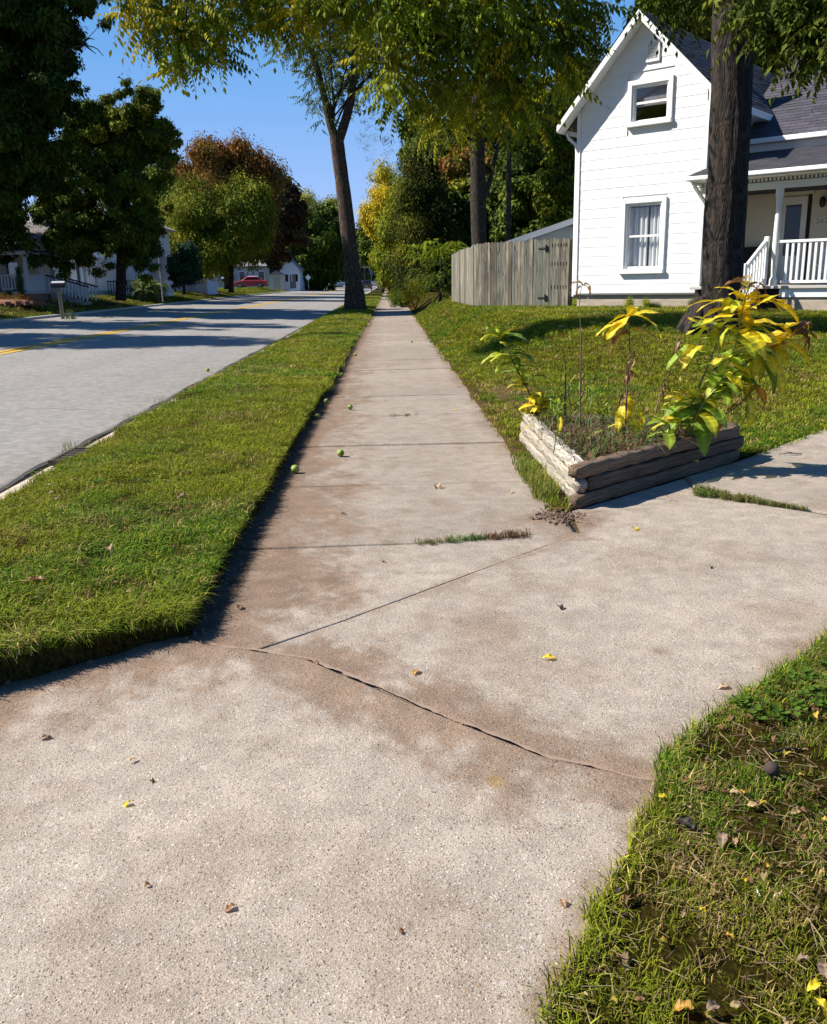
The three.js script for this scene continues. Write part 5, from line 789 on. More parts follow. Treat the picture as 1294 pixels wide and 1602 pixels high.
{ // mailbox
  const q = A(97, 484, 36.5), b = V(q.x, Hleft(q.x, q.z) - .03, q.z), m = thing('mailbox', 'black mailbox with a pale lid on a wooden post across the road', 'mailbox', b);
  const top = A(90, 441, 36.5).y - b.y; mesh('post', rbx(-.06, .06, 0, top - .22, -.06, .06, .01).rotateZ(.03), woodM([.75, .6, .42]), m); mesh('bracket', bar(V(-.02, top - .5, 0), V(-.22, top - .24, 0), .07), woodM([.75, .6, .42]), m);
  const s = new THREE.Shape(); s.moveTo(-.12, 0); s.lineTo(.12, 0); s.lineTo(.12, .12); s.absarc(0, .12, .12, 0, Math.PI); s.lineTo(-.12, 0);
  mesh('box', new THREE.ExtrudeGeometry(s, { depth: .56, bevelEnabled: true, bevelSize: .006, bevelThickness: .006, bevelSegments: 1 }).rotateY(Math.PI / 2).translate(-.3, top - .22, 0), M.black, m); mesh('door', new THREE.ExtrudeGeometry(s, { depth: .015, bevelEnabled: false }).rotateY(Math.PI / 2).translate(.268, top - .22, 0), std([.05, .05, .05], .4), m); mesh('flag', bx(.05, .2, top - .12, top - .06, .13, .14), std([.3, .03, .02], .6), m); mesh('lid', new THREE.CylinderGeometry(.128, .128, .5, 16, 1, true, -1.1, 2.2).rotateZ(Math.PI / 2).rotateX(-Math.PI / 2).translate(0, top - .1, 0), std([.5, .5, .52], .3, { side: THREE.DoubleSide }), m);
  const g = thing('weed_tuft', 'tuft of tall grass at the foot of the mailbox post', 'grass tuft', b.clone().add(V(.35, 0, .1))); mesh('blades', tuftGeo(60, .4, .02, .25, 91, .6), new THREE.MeshStandardMaterial({ color: new THREE.Color().setRGB(.18, .2, .05), side: THREE.DoubleSide }), g);
}
{ // two-storey house behind the maple
  const o = V(A(222, 450, 62).x, .85, -62), h = thing('house', 'two-storey white house with porch half hidden behind the maple', 'house', o), wp = paint([.66, .70, .76]);
  const eh = A(222, 352, 62).y - .85;
  mesh('wall', bx(-8, 0, -.3, eh, -9, 0), wp, h); for (let k = 0; k < 22; k++) mesh('clapboard', clap(-4, .0, .2 + k * (eh - .3) / 22, (eh - .3) / 22, .002, .02, -4, .0), wp, h);
  mesh('roof', new THREE.ConeGeometry(7.2, 2.2, 4).rotateY(Math.PI / 4).scale(.9, 1, 1).translate(-4, eh + 1.2, -4.5), std([.2, .18, .17], .9), h); mesh('eave', bx(-8.4, .45, eh, eh + .16, -9.4, .5), paint([.5, .45, .38]), h);
  for (const x of [-.75, -1.9]) { mesh('window', bx(x, x + .55, 3.2, 4.7, .02, .05), M.darkGlass, h); mesh('window_frame', [bx(x - .07, x, 3.13, 4.77, .02, .06), bx(x + .55, x + .62, 3.13, 4.77, .02, .06), bx(x, x + .55, 4.7, 4.78, .02, .06)], wp, h); }
  mesh('window', bx(-1.6, -1.0, .7, 2.1, .02, .05), M.darkGlass, h); mesh('porch_roof', bx(-5.2, -2, 2.35, 2.5, .3, 3), paint([.6, .6, .62]), h); for (const x of [-4.9, -3.9, -2.9, -2.2]) mesh('post', bx(x, x + .14, .4, 2.35, 2.7, 2.84), wp, h); mesh('porch_floor', bx(-5.2, -2, .1, .4, .03, 3), paint([.4, .42, .45]), h);
  mesh('railing', [bx(-1.9, .6, .95, 1.02, 1.4, 1.46), ...Array.from({ length: 14 }, (_, k) => bx(-1.85 + k * .18, -1.80 + k * .18, .2, .96, 1.41, 1.45))], M.dark, h);
}
{ // signs seen from behind
  const b = V(A(254, 462, 58).x, .5, -58), s = thing('road_sign', 'grey backs of an octagon and a diamond sign on one post', 'sign', b), y = p => A(250, p, 58).y - .5;
  mesh('post', rod(V(0, 0, 0), V(0, y(396), 0), .04), M.metal, s);
  mesh('octagon_plate', new THREE.CylinderGeometry(.50, .50, .01, 8).rotateY(Math.PI / 8).rotateX(Math.PI / 2).translate(0, y(408), -.06), M.signBack, s); mesh('diamond_plate', new THREE.BoxGeometry(.82, .82, .01).rotateZ(Math.PI / 4).translate(0, y(431), -.06), M.signBack, s);
  for (const p of [402, 413, 424, 438]) mesh('bolt', bx(-.05, .05, y(p), y(p) + .03, .03, .06), M.black, s);
}
{ // leafy clump by the sign
  const q = A(232, 462, 60), t = thing('leafy_bush', 'pale green arching bush left of the sign post', 'bush', [q.x, .75, q.z]); mesh('stem', rod(V(0, 0, 0), V(.1, .7, 0), .04, .02), M.barkDark, t); crown(t, blob(V(q.x, 1.45, q.z), [.95, .7, .8], 16, .4, 26), 'needle', [[.16, .2, .06], [.12, .17, .04]], .8, LM.thin);
}
{ // boarded shed wall and orange truck body seen through the trees
  const D = 82, a = A(262, 458, D), g = thing('garage', 'low white boarded garage between the far trees', 'garage', [a.x, .85, -D]), wp = paint([.55, .6, .7]), w = A(325, 458, D).x - a.x, h = A(262, 428, D).y - .85; mesh('wall', bx(0, w, -.3, h, -5, 0), wp, g); for (let k = 0; k < 8; k++) mesh('clapboard', clap(.02, w - .02, .05 + k * h / 8.2, h / 8.2, .002, .05, .02, w - .02), wp, g); mesh('roof', prism([[-.4, h], [w / 2, h + 1.4], [w + .4, h]], -5.3, .3), std([.16, .15, .15], .9), g); mesh('door', bx(w * .3, w * .7, 0, h * .75, .06, .09), paint([.4, .44, .52]), g);
}
{ const D = 78, p = A(256, 457, D), t = thing('box_trailer', 'orange panelled trailer half hidden behind the road sign', 'trailer', [p.x, .85, -D]); const om = std([.4, .1, .02], .6); mesh('body', rbx(-1.6, 1.3, .5, 2.3, -1, 1, .08), om, t); for (const x of [-.9, .7]) mesh('wheel', new THREE.CylinderGeometry(.33, .33, .22, 18).rotateX(Math.PI / 2).translate(x, .33, 1.0), M.black, t); mesh('door', bx(-.3, .4, .6, 2.1, 1.0, 1.03), std([.3, .08, .02], .6), t); }
function simpleHouse(name, label, x, D, wPx, eavePx, ridgePx, wallC, roofC, o = {}) {
  const p = A(x, 452, D), base = o.y ?? .7, h = thing(name, label, 'house', [p.x, base, -D]), w = wPx * px(D), e = A(x, eavePx, D).y - base, r = A(x, ridgePx, D).y - base, wm = paint(wallC);
  if (o.gable) { mesh('wall', prism([[0, -.4], [w, -.4], [w, e], [w / 2, r], [0, e]], -9, 0), wm, h); mesh('roof', [prism([[-.3, e - .2], [w / 2, r + .05], [w / 2, r + .2], [-.3, e]], -9.3, .3), prism([[w + .3, e - .2], [w / 2, r + .051], [w / 2, r + .201], [w + .3, e]], -9.3, .3)], std(roofC, .9), h); }
  else { mesh('wall', bx(0, w, -.4, e, -9, 0), wm, h); mesh('roof', prism([[-.5, e - .1], [-.5, e + .05], [4.5, r], [9.5, e + .05], [9.5, e - .1]].map(q => [q[0], q[1]]), -.3, w + .3).rotateY(Math.PI / 2).translate(0, 0, 0), std(roofC, .9), h); }
  for (let k = 0; k < (o.win || 2); k++) { const x0 = w * (k + .5) / (o.win || 2) - .45; mesh('window', bx(x0, x0 + .9, e * .35, e * .75, .01, .05), M.darkGlass, h); mesh('window_frame', [bx(x0 - .08, x0, e * .33, e * .78, .01, .07), bx(x0 + .9, x0 + .98, e * .33, e * .78, .01, .07), bx(x0, x0 + .9, e * .75, e * .78, .01, .07)], M.trim, h); }
  mesh('door', bx(w * .48, w * .48 + .9, 0, 2, .01, .06), std([.12, .1, .09], .6), h);
  if (o.awning) for (const t of [.15, .6]) mesh('awning', prism([[0, e * .55], [1.3, e * .42], [1.3, e * .46], [0, e * .62]], w * t, w * t + 1.8).rotateY(-Math.PI / 2).translate(w * t * 2 + 1.8, 0, 0), std([.4, .44, .5], .6), h);
  return h;
}
simpleHouse('house', 'grey-roofed house with pale awnings behind the red car', 335, 152, 90, 418, 402, [.42, .42, .4], [.22, .21, .21], { win: 3, awning: true, y: .9 });
simpleHouse('house', 'small white gabled house far along the left side', 440, 140, 30, 422, 405, [.6, .64, .68], [.2, .2, .2], { gable: true });
simpleHouse('house', 'pale far house behind the parked cars on the left', 505, 240, 26, 430, 422, [.5, .5, .48], [.2, .2, .2], { gable: true, y: .4 });
// pale board fence and bins in front of the grey house
{ const p = A(422, 452, 110), b = thing('garden_shed', 'small pale shed at the end of the red car driveway', 'shed', [p.x, .75, -110]); mesh('wall', bx(0, 1.8, 0, 1.7, -1.5, 0), paint([.4, .42, .36]), b); mesh('roof', prism([[-.15, 1.7], [.9, 2.2], [1.95, 1.7]], -1.6, .1), std([.2, .2, .18], .9), b); mesh('door', bx(.5, 1.3, .05, 1.5, .01, .04), paint([.3, .32, .28]), b); }
// ---- cars
function car(name, label, pos, turn, bodyC, prof, cab, W, wheels, o = {}) { // profile along local x, nose at +x
  const c = thing(name, label, o.cat || 'car', pos, turn, o.group), bm = new THREE.MeshPhysicalMaterial({ color: new THREE.Color().setRGB(...bodyC), roughness: .35, clearcoat: 1, clearcoatRoughness: .08 });
  const ex = (pts, w, bv) => new THREE.ExtrudeGeometry(new THREE.Shape(pts.map(p => new THREE.Vector2(...p))), { depth: w - 2 * bv, bevelEnabled: true, bevelSize: bv, bevelThickness: bv, bevelSegments: 2 }).translate(0, 0, -w / 2 + bv);
  mesh('body', ex(prof, W, .07), bm, c); mesh('cabin', ex(cab, W * .86, .1), bm, c);
  const ci = cab.map(p => [lerp(p[0], (cab[0][0] + cab[3][0]) / 2, .1), lerp(p[1], (cab[0][1] + cab[1][1]) / 2, .2)]); mesh('side_window', ex(ci, W * .88, .02), M.darkGlass, c);
  const [a, b, d, e] = cab; mesh('windscreen', bar(V(lerp(d[0], e[0], .12), lerp(d[1], e[1], .12), 0), V(lerp(d[0], e[0], .9), lerp(d[1], e[1], .9), 0), W * .72, .24), M.darkGlass, c); mesh('rear_window', bar(V(lerp(b[0], a[0], .12), lerp(b[1], a[1], .12), 0), V(lerp(b[0], a[0], .85), lerp(b[1], a[1], .85), 0), W * .72, .24), M.darkGlass, c);
  for (const x of wheels) for (const z of [-1, 1]) { const w = mesh('wheel', new THREE.CylinderGeometry(.33, .33, .22, 20).rotateX(Math.PI / 2).translate(x, .33, z * (W / 2 - .1)), M.black, c); mesh('rim', new THREE.CylinderGeometry(.2, .2, .235, 12).rotateX(Math.PI / 2).translate(x, .33, z * (W / 2 - .1)), M.metal, w); }
  const x0 = Math.min(...prof.map(p => p[0])), x1 = Math.max(...prof.map(p => p[0]));
  for (const z of [-1, 1]) { mesh('tail_light', rbx(x0 - .09, x0 - .03, .62, .8, z * W * .36 - .14, z * W * .36 + .14, .02), std([.35, .01, .01], .3), c); mesh('headlight', rbx(x1 + .03, x1 + .09, .58, .74, z * W * .34 - .16, z * W * .34 + .16, .02), std([.7, .7, .68], .2), c); }
  mesh('bumper', [rbx(x0 - .1, x0 - .02, .3, .48, -W * .44, W * .44, .03), rbx(x1 + .02, x1 + .1, .3, .48, -W * .44, W * .44, .03)], M.black, c); mesh('number_plate', bx(x0 - .115, x0 - .1, .5, .62, -.2, .2), std([.6, .6, .6], .5), c);
  return c;
}
const sedan = [[[-2.2, .3], [-2.22, .85], [-1.2, .92], [1.1, .9], [2.1, .72], [2.2, .3]], [[-1.7, .9], [-.9, 1.38], [.35, 1.38], [1.15, .9]], 1.75, [-1.35, 1.35]];
const suv = [[[-2.2, .35], [-2.25, 1.0], [1.0, 1.02], [2.1, .9], [2.2, .35]], [[-2.15, 1.0], [-1.9, 1.68], [.3, 1.68], [1.0, 1.0]], 1.9, [-1.4, 1.4]];
{ const p = A(393, 454, 124); car('red_car', 'red sedan parked side-on in a driveway across the road', [p.x, .98, -124], Math.PI, [.5, .02, .03], ...sedan, { cat: 'car' }); }
{ const p = A(574, 451, 175); car('dark_car', 'dark red van seen from behind driving away on the road', [p.x, yRoad(p.x) + .01, -175], Math.PI / 2, [.05, .015, .02], ...suv); }
{ const list = [[515, 445, 205, [.5, .52, .56], 'silver parked car, leftmost of those far down the left side'], [526, 445, 215, [.25, .32, .45], 'blue-grey parked car beside the silver one'], [540, 445, 230, [.04, .04, .05], 'black parked car nearest the street tree on the left'], [586, 440, 260, [.4, .4, .42], 'grey car just ahead of the dark van']]; for (const [x, y, D, c, lab] of list) { const p = A(x, y, D); car('parked_car', lab, [p.x, Math.max(yRoad(Math.max(p.x, -15)), x < 560 ? .4 : -9), -D], x < 560 ? Math.PI : Math.PI / 2, c, ...sedan); } }
// ---- far street furniture
{ const p = A(483, 452, 140), s = thing('road_sign', 'white diamond sign beside the far left kerb', 'sign', [p.x, .5, -140]); mesh('post', rod(V(0, 0, 0), V(0, 2.3, 0), .04), M.metal, s); mesh('plate', new THREE.BoxGeometry(.62, .62, .02).rotateZ(Math.PI / 4).translate(0, 1.75, .05), std([.62, .66, .72], .5), s); }
{ const p = A(582, 458, 92), s = thing('road_sign', 'thin grey sign post on the verge beyond the street tree', 'sign', [p.x, .0, -92]); mesh('post', rod(V(0, 0, 0), V(0, 2.6, 0), .035), M.metal, s); mesh('plate', bx(-.15, .15, 2.1, 2.6, -.06, -.045), M.signBack, s); }
const poleProto = thing('utility_pole', 'tall wooden utility pole beyond the dark van, nearest of the row', 'utility pole', [0, 0, 0], 0, 'poles at the end of the road'); mesh('pole', rod(V(0, 0, 0), V(0, 9, 0), .16, .11, 8), M.barkDark, poleProto); mesh('crossarm', bx(-1.1, 1.1, 8.2, 8.35, -.07, .07), M.barkDark, poleProto); for (const x of [-1, -.4, .4, 1]) mesh('insulator', rod(V(x, 8.35, 0), V(x, 8.55, 0), .05), std([.3, .3, .3], .4), poleProto);
[[563, 250, 'tall wooden utility pole beyond the dark van, nearest of the row'], [571, 320, 'wooden utility pole farther off, second of the row'], [578, 420, 'tiny wooden utility pole at the end of the road']].forEach(([x, D, lab], i) => { const o = i ? poleProto.clone() : poleProto; if (i) { o.name = numbered('utility_pole'); scene.add(o); } const p = A(x, 444, D); o.position.set(p.x, 0, -D); o.userData = { ...o.userData, label: lab }; });
{ const p = A(583, 444, 300), s = thing('traffic_signal', 'yellow traffic signal heads hanging over the far crossing', 'traffic light', [p.x - 4, 0, -300]); mesh('pole', rod(V(0, 0, 0), V(0, 6.4, 0), .12), M.metal, s); mesh('arm', rod(V(0, 6, 0), V(9, 6.2, 0), .08), M.metal, s); for (const x of [3.2, 6.5]) { const hd = mesh('signal_head', rbx(x - .2, x + .2, 4.9, 6.0, -.15, .15, .03), std([.5, .33, .03], .5), s); for (let k = 0; k < 3; k++) mesh('lens', new THREE.CylinderGeometry(.11, .11, .05, 12).rotateX(Math.PI / 2).translate(x, 5.12 + k * .33, .17), std([[.02, .15, .05], [.2, .15, .02], [.2, .02, .02]][k], .3), hd); } }
{ const p = A(612, 443, 230), s = thing('traffic_barrel', 'tiny orange barrel at the far end of the sidewalk', 'barrel', [p.x, .02, -230]); mesh('drum', new THREE.LatheGeometry([[0, 0], [.32, 0], [.3, .3], [.28, .31], [.27, .7], [.24, .71], [.22, 1.05], [0, 1.08]].map(q => new THREE.Vector2(...q)), 18).scale(1.6, 1.6, 1.6), std([.6, .17, .03], .6), s); mesh('band', new THREE.CylinderGeometry(.44, .46, .2, 18, 1, true).translate(0, .8, 0), std([.8, .8, .8], .5), s); }

// ---------------------------------------------------------------- planter plants: every leaf a piece
function leafBlade(L, W, curl, fold, seed, wav = .06) { // elongated leaf along +x with midrib fold, curl, paler midrib and browned, nibbled edges
  const R = mulberry(seed), n = 14, P = [], C = [], rows = [], cols = []; let y = 0, x = 0, th = .25;
  for (let i = 0; i <= n; i++) {
    const t = i / n, w0 = W / 2 * Math.pow(Math.sin(Math.PI * Math.min(1, .06 + t * .94)), .75) * (t > .96 ? .25 : 1), wv = wav * W * Math.sin(t * 13 + seed), row = [], col = [];
    for (let k = -2; k <= 2; k++) { const q = k / 2, nib = Math.abs(k) === 2 ? 1 - .16 * Math.max(0, vnoise(t * 17 + seed * 3, k) - .55) * 2.2 : 1, w = w0 * q * nib; row.push(V(x, y + fold * Math.abs(w) * (1.15 - .3 * Math.abs(q)) + wv * q + .012 * W * Math.cos(i * 3.1), w)); const br = Math.abs(k) === 2 ? sm(.4, .75, vnoise(t * 9 + seed * 7, k * 3)) * .75 + (t > .9 ? .5 : 0) : sm(.72, .85, vnoise(t * 14 + seed, k * 5 + 9)) * .5, m = k === 0 ? 1.28 : (i % 2 ? .9 : 1.04), b = Math.min(1, br); col.push([lerp(m, .5, b), lerp(m, .30, b), lerp(m, .22, b)]); }
    rows.push(row); cols.push(col); x += Math.cos(th) * L / n; y += Math.sin(th) * L / n; th -= curl / n * (1 + .4 * (R() - .5));
  }
  for (let i = 0; i < n; i++) for (let k = 0; k < 4; k++) { P.push(rows[i][k], rows[i][k + 1], rows[i + 1][k + 1], rows[i][k], rows[i + 1][k + 1], rows[i + 1][k]); C.push(...cols[i][k], ...cols[i][k + 1], ...cols[i + 1][k + 1], ...cols[i][k], ...cols[i + 1][k + 1], ...cols[i + 1][k]); }
  const g = fromP(P); g.setAttribute('color', new THREE.Float32BufferAttribute(C, 3)); return g;
}
const bladeGreen = [leafBlade(1, .27, .9, .25, 1), leafBlade(1, .31, 1.4, .2, 2), leafBlade(1, .24, .5, .3, 3), leafBlade(1, .3, 1.8, .3, 4, .1), leafBlade(1, .22, 1.2, .4, 8, .12), leafBlade(1, .29, .3, .2, 9, .1)];
const bladeDry = [leafBlade(1, .16, 2.9, .8, 5, .3), leafBlade(1, .13, 3.6, 1.0, 6, .35), leafBlade(1, .18, 2.2, .9, 7, .3)];
const lm2 = c => new THREE.MeshPhysicalMaterial({ color: new THREE.Color().setRGB(...c), roughness: .5, specularIntensity: .5, vertexColors: true, transmission: .42, thickness: 0, side: THREE.DoubleSide });
const LC = { y: [lm2([.82, .66, .02]), lm2([.74, .62, .03]), lm2([.88, .68, .03])], yg: [lm2([.46, .52, .03]), lm2([.56, .56, .03])], g: [lm2([.22, .33, .02]), lm2([.28, .40, .03]), lm2([.17, .28, .02])], b: [lm2([.22, .11, .04]), lm2([.32, .18, .08]), lm2([.4, .26, .13])], yb: [lm2([.55, .33, .03]), lm2([.5, .28, .04])] };
const stemG = std([.16, .2, .05], .7), stemB = std([.12, .075, .05], .8);
function plant(label, pts, r, stemMat) {
  const base = pts[0], p = thing('milkweed_plant', label, 'plant', base), cur = new THREE.CatmullRomCurve3(pts.map(v => v.clone().sub(base)));
  mesh('stem', trunkGeo(pts.map(v => v.clone().sub(base)), [r, r * .8, r * .5, r * .25], 7, 24, .03, 5, 3), stemMat, p); return [p, cur];
}
function addLeaf(p, pos, yaw, pitch, len, kind, roll = 0) {
  const dry = kind === 'b', geo = (dry ? bladeDry : bladeGreen)[Math.floor(rnd() * (dry ? 3 : 6))], m = mesh('leaf', geo, LC[kind][Math.floor(rnd() * LC[kind].length)], p);
  m.position.copy(pos); m.rotation.set(roll + rr(-.3, .3), yaw, pitch, 'YXZ'); m.scale.set(len * 1.28, len * 1.28, len * (dry ? 1.2 : 1.5)); return m;
}
const soilP = (x, y, Y = .26) => gnd(x, y, Y);
const at2 = (x, y, D) => A(x, y, D);
{ // leaning plant at the left corner
  const b = soilP(858, 655), D = -b.z; const [p, c] = plant('slender plant leaning left over the sidewalk from the planter corner', [b, at2(836, 628, D + .05), at2(810, 580, D + .1), at2(786, 535, D + .15), at2(760, 506, D + .2)], .011, stemB);
  for (let k = 0; k < 74; k++) { const t = rr(.06, 1), q = c.getPoint(t), kind = t < .35 ? (rnd() < .7 ? 'y' : 'yg') : rnd() < .55 ? 'g' : 'yg'; addLeaf(p, q, rr(0, 6.28), rr(-.3, .7), (t > .85 ? .11 : .18) * rr(.7, 1.3), kind); }
  for (let k = 0; k < 16; k++) addLeaf(p, c.getPoint(rr(.02, .3)).add(V(rr(-.05, .12), rr(-.03, .05), rr(-.05, .05))), rr(0, 6.28), rr(-.7, .4), rr(.13, .2), rnd() < .75 ? 'y' : 'yg');
  for (let k = 0; k < 3; k++) addLeaf(p, c.getPoint(.03), rr(2, 5), rr(-.8, 0), .2, 'b');
}
{ // tall bare stem with dry tip
  const b = soilP(908, 668), D = -b.z; const [p, c] = plant('tall bare brown stem topped with curled dry leaves', [b, at2(908, 600, D), at2(909, 530, D), at2(907, 468, D), at2(911, 444, D)], .007, stemB);
  for (const [yaw, l] of [[.3, .12], [2.6, .15], [4, .12], [5.5, .13], [3.2, .1]]) addLeaf(p, c.getPoint(rr(.9, 1)), yaw, rr(-.5, .6), l, 'b');
}
{ // dark dead stalks
  const b = soilP(884, 655), D = -b.z; const [p] = plant('short black dead stalk beside the tall bare stem', [b, at2(884, 620, D), at2(885, 580, D), at2(881, 545, D)], .011, std([.03, .022, .018], .9));
  const b2 = soilP(892, 662), D2 = -b2.z; const [p2, c2] = plant('crooked black dead stalk with a side twig', [b2, at2(893, 640, D2), at2(889, 610, D2), at2(896, 580, D2)], .006, std([.03, .022, .018], .9)); mesh('twig', trunkGeo([c2.getPoint(.4), c2.getPoint(.4).add(V(.08, .05, 0)), c2.getPoint(.4).add(V(.12, .15, .02))], [.005, .004, .002], 5, 6, 0, 3, 1), std([.03, .022, .018], .9), p2);
}
{ // middle plant: yellow crown, dry middle, yellow foot
  const b = soilP(975, 690), D = -b.z; const [p, c] = plant('upright plant with drooping yellow top leaves and withered brown middle', [b, at2(979, 650, D), at2(982, 590, D), at2(985, 530, D), at2(984, 492, D)], .009, stemB);
  for (const [yaw, l, pt] of [[3.4, .24, -.1], [2.8, .2, -.4], [.2, .22, .0], [5.8, .25, -.3], [4.6, .2, .4], [1.2, .18, .4], [3.8, .23, -.7]]) addLeaf(p, c.getPoint(rr(.88, 1)), yaw, pt, l, 'y');
  for (const [yaw, l, t] of [[3.1, .2, .83], [3.6, .22, .8], [6.1, .22, .84]]) addLeaf(p, c.getPoint(t), yaw, -.2, l, rnd() < .5 ? 'yb' : 'b');
  for (let k = 0; k < 12; k++) addLeaf(p, c.getPoint(rr(.35, .7)), rr(0, 6.28), rr(-1, 0), rr(.09, .16), 'b');
  for (const [x, y, l, y2] of [[985, 618, .2, 1], [975, 632, .18, 4.2], [990, 652, .21, 5], [1000, 640, .16, .6]]) { const q = at2(x, y, D).sub(b); addLeaf(p, q, y2, -1.3, l, 'y'); }
  for (let k = 0; k < 6; k++) addLeaf(p, c.getPoint(rr(.1, .3)), rr(0, 6.28), rr(-.4, .6), rr(.09, .14), 'yg');
}
{ // dry stem right of it
  const b = soilP(1020, 668), D = -b.z; const [p, c] = plant('thin dry leaning stem ending in one shrivelled leaf bunch', [b, at2(1035, 610, D), at2(1052, 570, D), at2(1066, 530, D)], .005, std([.3, .18, .09], .8)); for (let k = 0; k < 6; k++) addLeaf(p, c.getPoint(rr(.88, 1)), rr(0, 6.28), rr(-1.2, .2), rr(.08, .15), 'b');
  for (let k = 0; k < 3; k++) addLeaf(p, c.getPoint(rr(.2, .5)), rr(0, 6.28), rr(-1, 0), rr(.08, .12), 'b');
}
{ // big leaning plant at the right
  const b = soilP(1010, 693), D = -b.z; const st = [[[b, at2(1060, 665, D), at2(1110, 620, D + .05), at2(1160, 575, D + .08), at2(1205, 545, D + .1), at2(1250, 520, D + .1)], 'large leaning plant with broad green and yellow leaves over the timbers'], [[b.clone().add(V(.35, 0, -.1)), at2(1095, 640, D), at2(1128, 590, D - .05), at2(1150, 540, D - .05), at2(1163, 480, D - .05), at2(1176, 428, D - .02)], 'tall plant rising to withered tip leaves at the planter right corner'], [[b.clone().add(V(.55, 0, -.2)), at2(1120, 660, D + .1), at2(1160, 630, D + .1), at2(1185, 600, D + .1)], 'low reddish stem with drooping yellow leaves at the planter right end']];
  const [pA, cA] = plant(st[0][1], st[0][0], .014, stemG); const [pB, cB] = plant(st[1][1], st[1][0], .013, stemG); const [pC, cC] = plant(st[2][1], st[2][0], .009, stemB);
  for (let k = 0; k < 66; k++) { const t = rr(.1, .97), r = rnd(), kind = t > .72 ? (r < .75 ? 'y' : 'yb') : t > .5 ? (r < .45 ? 'yg' : r < .65 ? 'y' : 'g') : (r < .62 ? 'g' : r < .85 ? 'yg' : 'y'); addLeaf(pA, cA.getPoint(t), rr(0, 6.28), rr(-.6, .7), rr(.17, .27), kind); }
  for (let k = 0; k < 7; k++) addLeaf(pA, cA.getPoint(rr(.93, 1)), rr(-1.3, 1.3), rr(-.2, .9), rr(.15, .22), 'b');
  for (let k = 0; k < 36; k++) { const t = rr(.12, .9), r = rnd(), kind = t > .7 ? (r < .75 ? 'y' : 'yg') : (r < .45 ? 'g' : r < .8 ? 'yg' : 'y'); addLeaf(pB, cB.getPoint(t), rr(0, 6.28), rr(-.5, .6), rr(.16, .27), kind); }
  for (const [yaw, pt, l] of [[.1, -.1, .26], [.3, -.25, .3], [3.3, -.3, .25], [2.9, .3, .28]]) addLeaf(pB, cB.getPoint(rr(.74, .9)), yaw, pt, l, 'y');
  for (const [yaw, pt] of [[2.8, .3], [3.4, -.3], [.4, .2], [.1, .7], [1.8, .4]]) addLeaf(pB, cB.getPoint(rr(.9, 1)), yaw, pt, rr(.16, .24), 'b');
  for (let k = 0; k < 9; k++) addLeaf(pC, cC.getPoint(rr(.4, 1)), rr(0, 6.28), rr(-1.4, .2), rr(.11, .18), rnd() < .5 ? 'yb' : 'yg');
}
{ // broad green plant before the tall one
  const b = soilP(1042, 688), D = -b.z, [p, c] = plant('broad green-leaved plant spreading low over the dark timbers', [b, at2(1075, 645, D), at2(1100, 590, D), at2(1122, 535, D), at2(1136, 500, D)], .013, stemG);
  for (let k = 0; k < 34; k++) { const t = rr(.12, 1), r = rnd(); addLeaf(p, c.getPoint(t).add(V(rr(-.08, .08), 0, rr(-.05, .05))), rr(0, 6.28), rr(-.5, .6), rr(.17, .27), r < .45 ? 'g' : r < .8 ? 'yg' : 'y'); }
  for (const [x, y, yaw, pt, l] of [[1110, 545, 3.1, -.1, .3], [1105, 575, 3.3, .1, .25], [1080, 655, 3.2, -.15, .26], [1100, 660, 4.4, -.5, .26], [1150, 590, .2, -.9, .28], [1185, 560, .1, -.8, .26], [1060, 665, 3.0, .1, .22]]) addLeaf(p, at2(x, y, D).sub(b), yaw, pt, l, rnd() < .6 ? 'yg' : 'g');
  for (const [x, y, yaw, pt, l] of [[1165, 505, .3, -.2, .3], [1190, 470, .2, -.3, .32], [1215, 530, .1, -.5, .28], [1230, 515, .6, .3, .26], [1150, 480, 3.0, .2, .28], [1205, 560, 5, -.9, .26], [1075, 690, 4.8, -1.2, .2], [1170, 620, 5, -1.3, .22]]) addLeaf(p, at2(x, y, D).sub(b), yaw, pt, l, 'y');
}
{ // narrow-leaved green weeds in the middle
  for (const [x, y, h, lab] of [[915, 662, .42, 'bushy narrow-leaved green weed in the planter centre'], [945, 672, .3, 'smaller narrow-leaved weed right of the bushy one'], [878, 668, .22, 'low green sprout near the left timbers']]) { const b = soilP(x, y), p = thing('weed_plant', lab, 'weed', b); for (let s = 0; s < 4; s++) { const d = V(rr(-.14, .14), h * rr(.7, 1), rr(-.1, .1)); mesh('stem', rod(V(rr(-.02, .02), 0, 0), d, .004, .002, 5), stemG, p); for (let k = 0; k < 9; k++) { const m = mesh('leaf', bladeGreen[2], LC.g[k % 3], p); m.position.copy(d).multiplyScalar(rr(.3, 1)); m.rotation.set(0, rr(0, 6.28), rr(.1, .9), 'YXZ'); m.scale.set(rr(.09, .14), .1, .05); } } }
  const c1 = (() => { const b = soilP(905, 690); return b; })(); const p = thing('broadleaf_weed', 'broad flat green leaf and yellow leaf lying near the timber corner', 'weed', c1);
  addLeaf(p, V(0, .03, .02), 2.8, .1, .17, 'g'); addLeaf(p, V(-.14, .05, -.1), 1.5, .9, .12, 'y'); addLeaf(p, V(.05, .02, .06), .3, .3, .14, 'g'); addLeaf(p, at2(838, 667, -c1.z + .5).sub(c1), 3.3, -.1, .12, 'y');
}
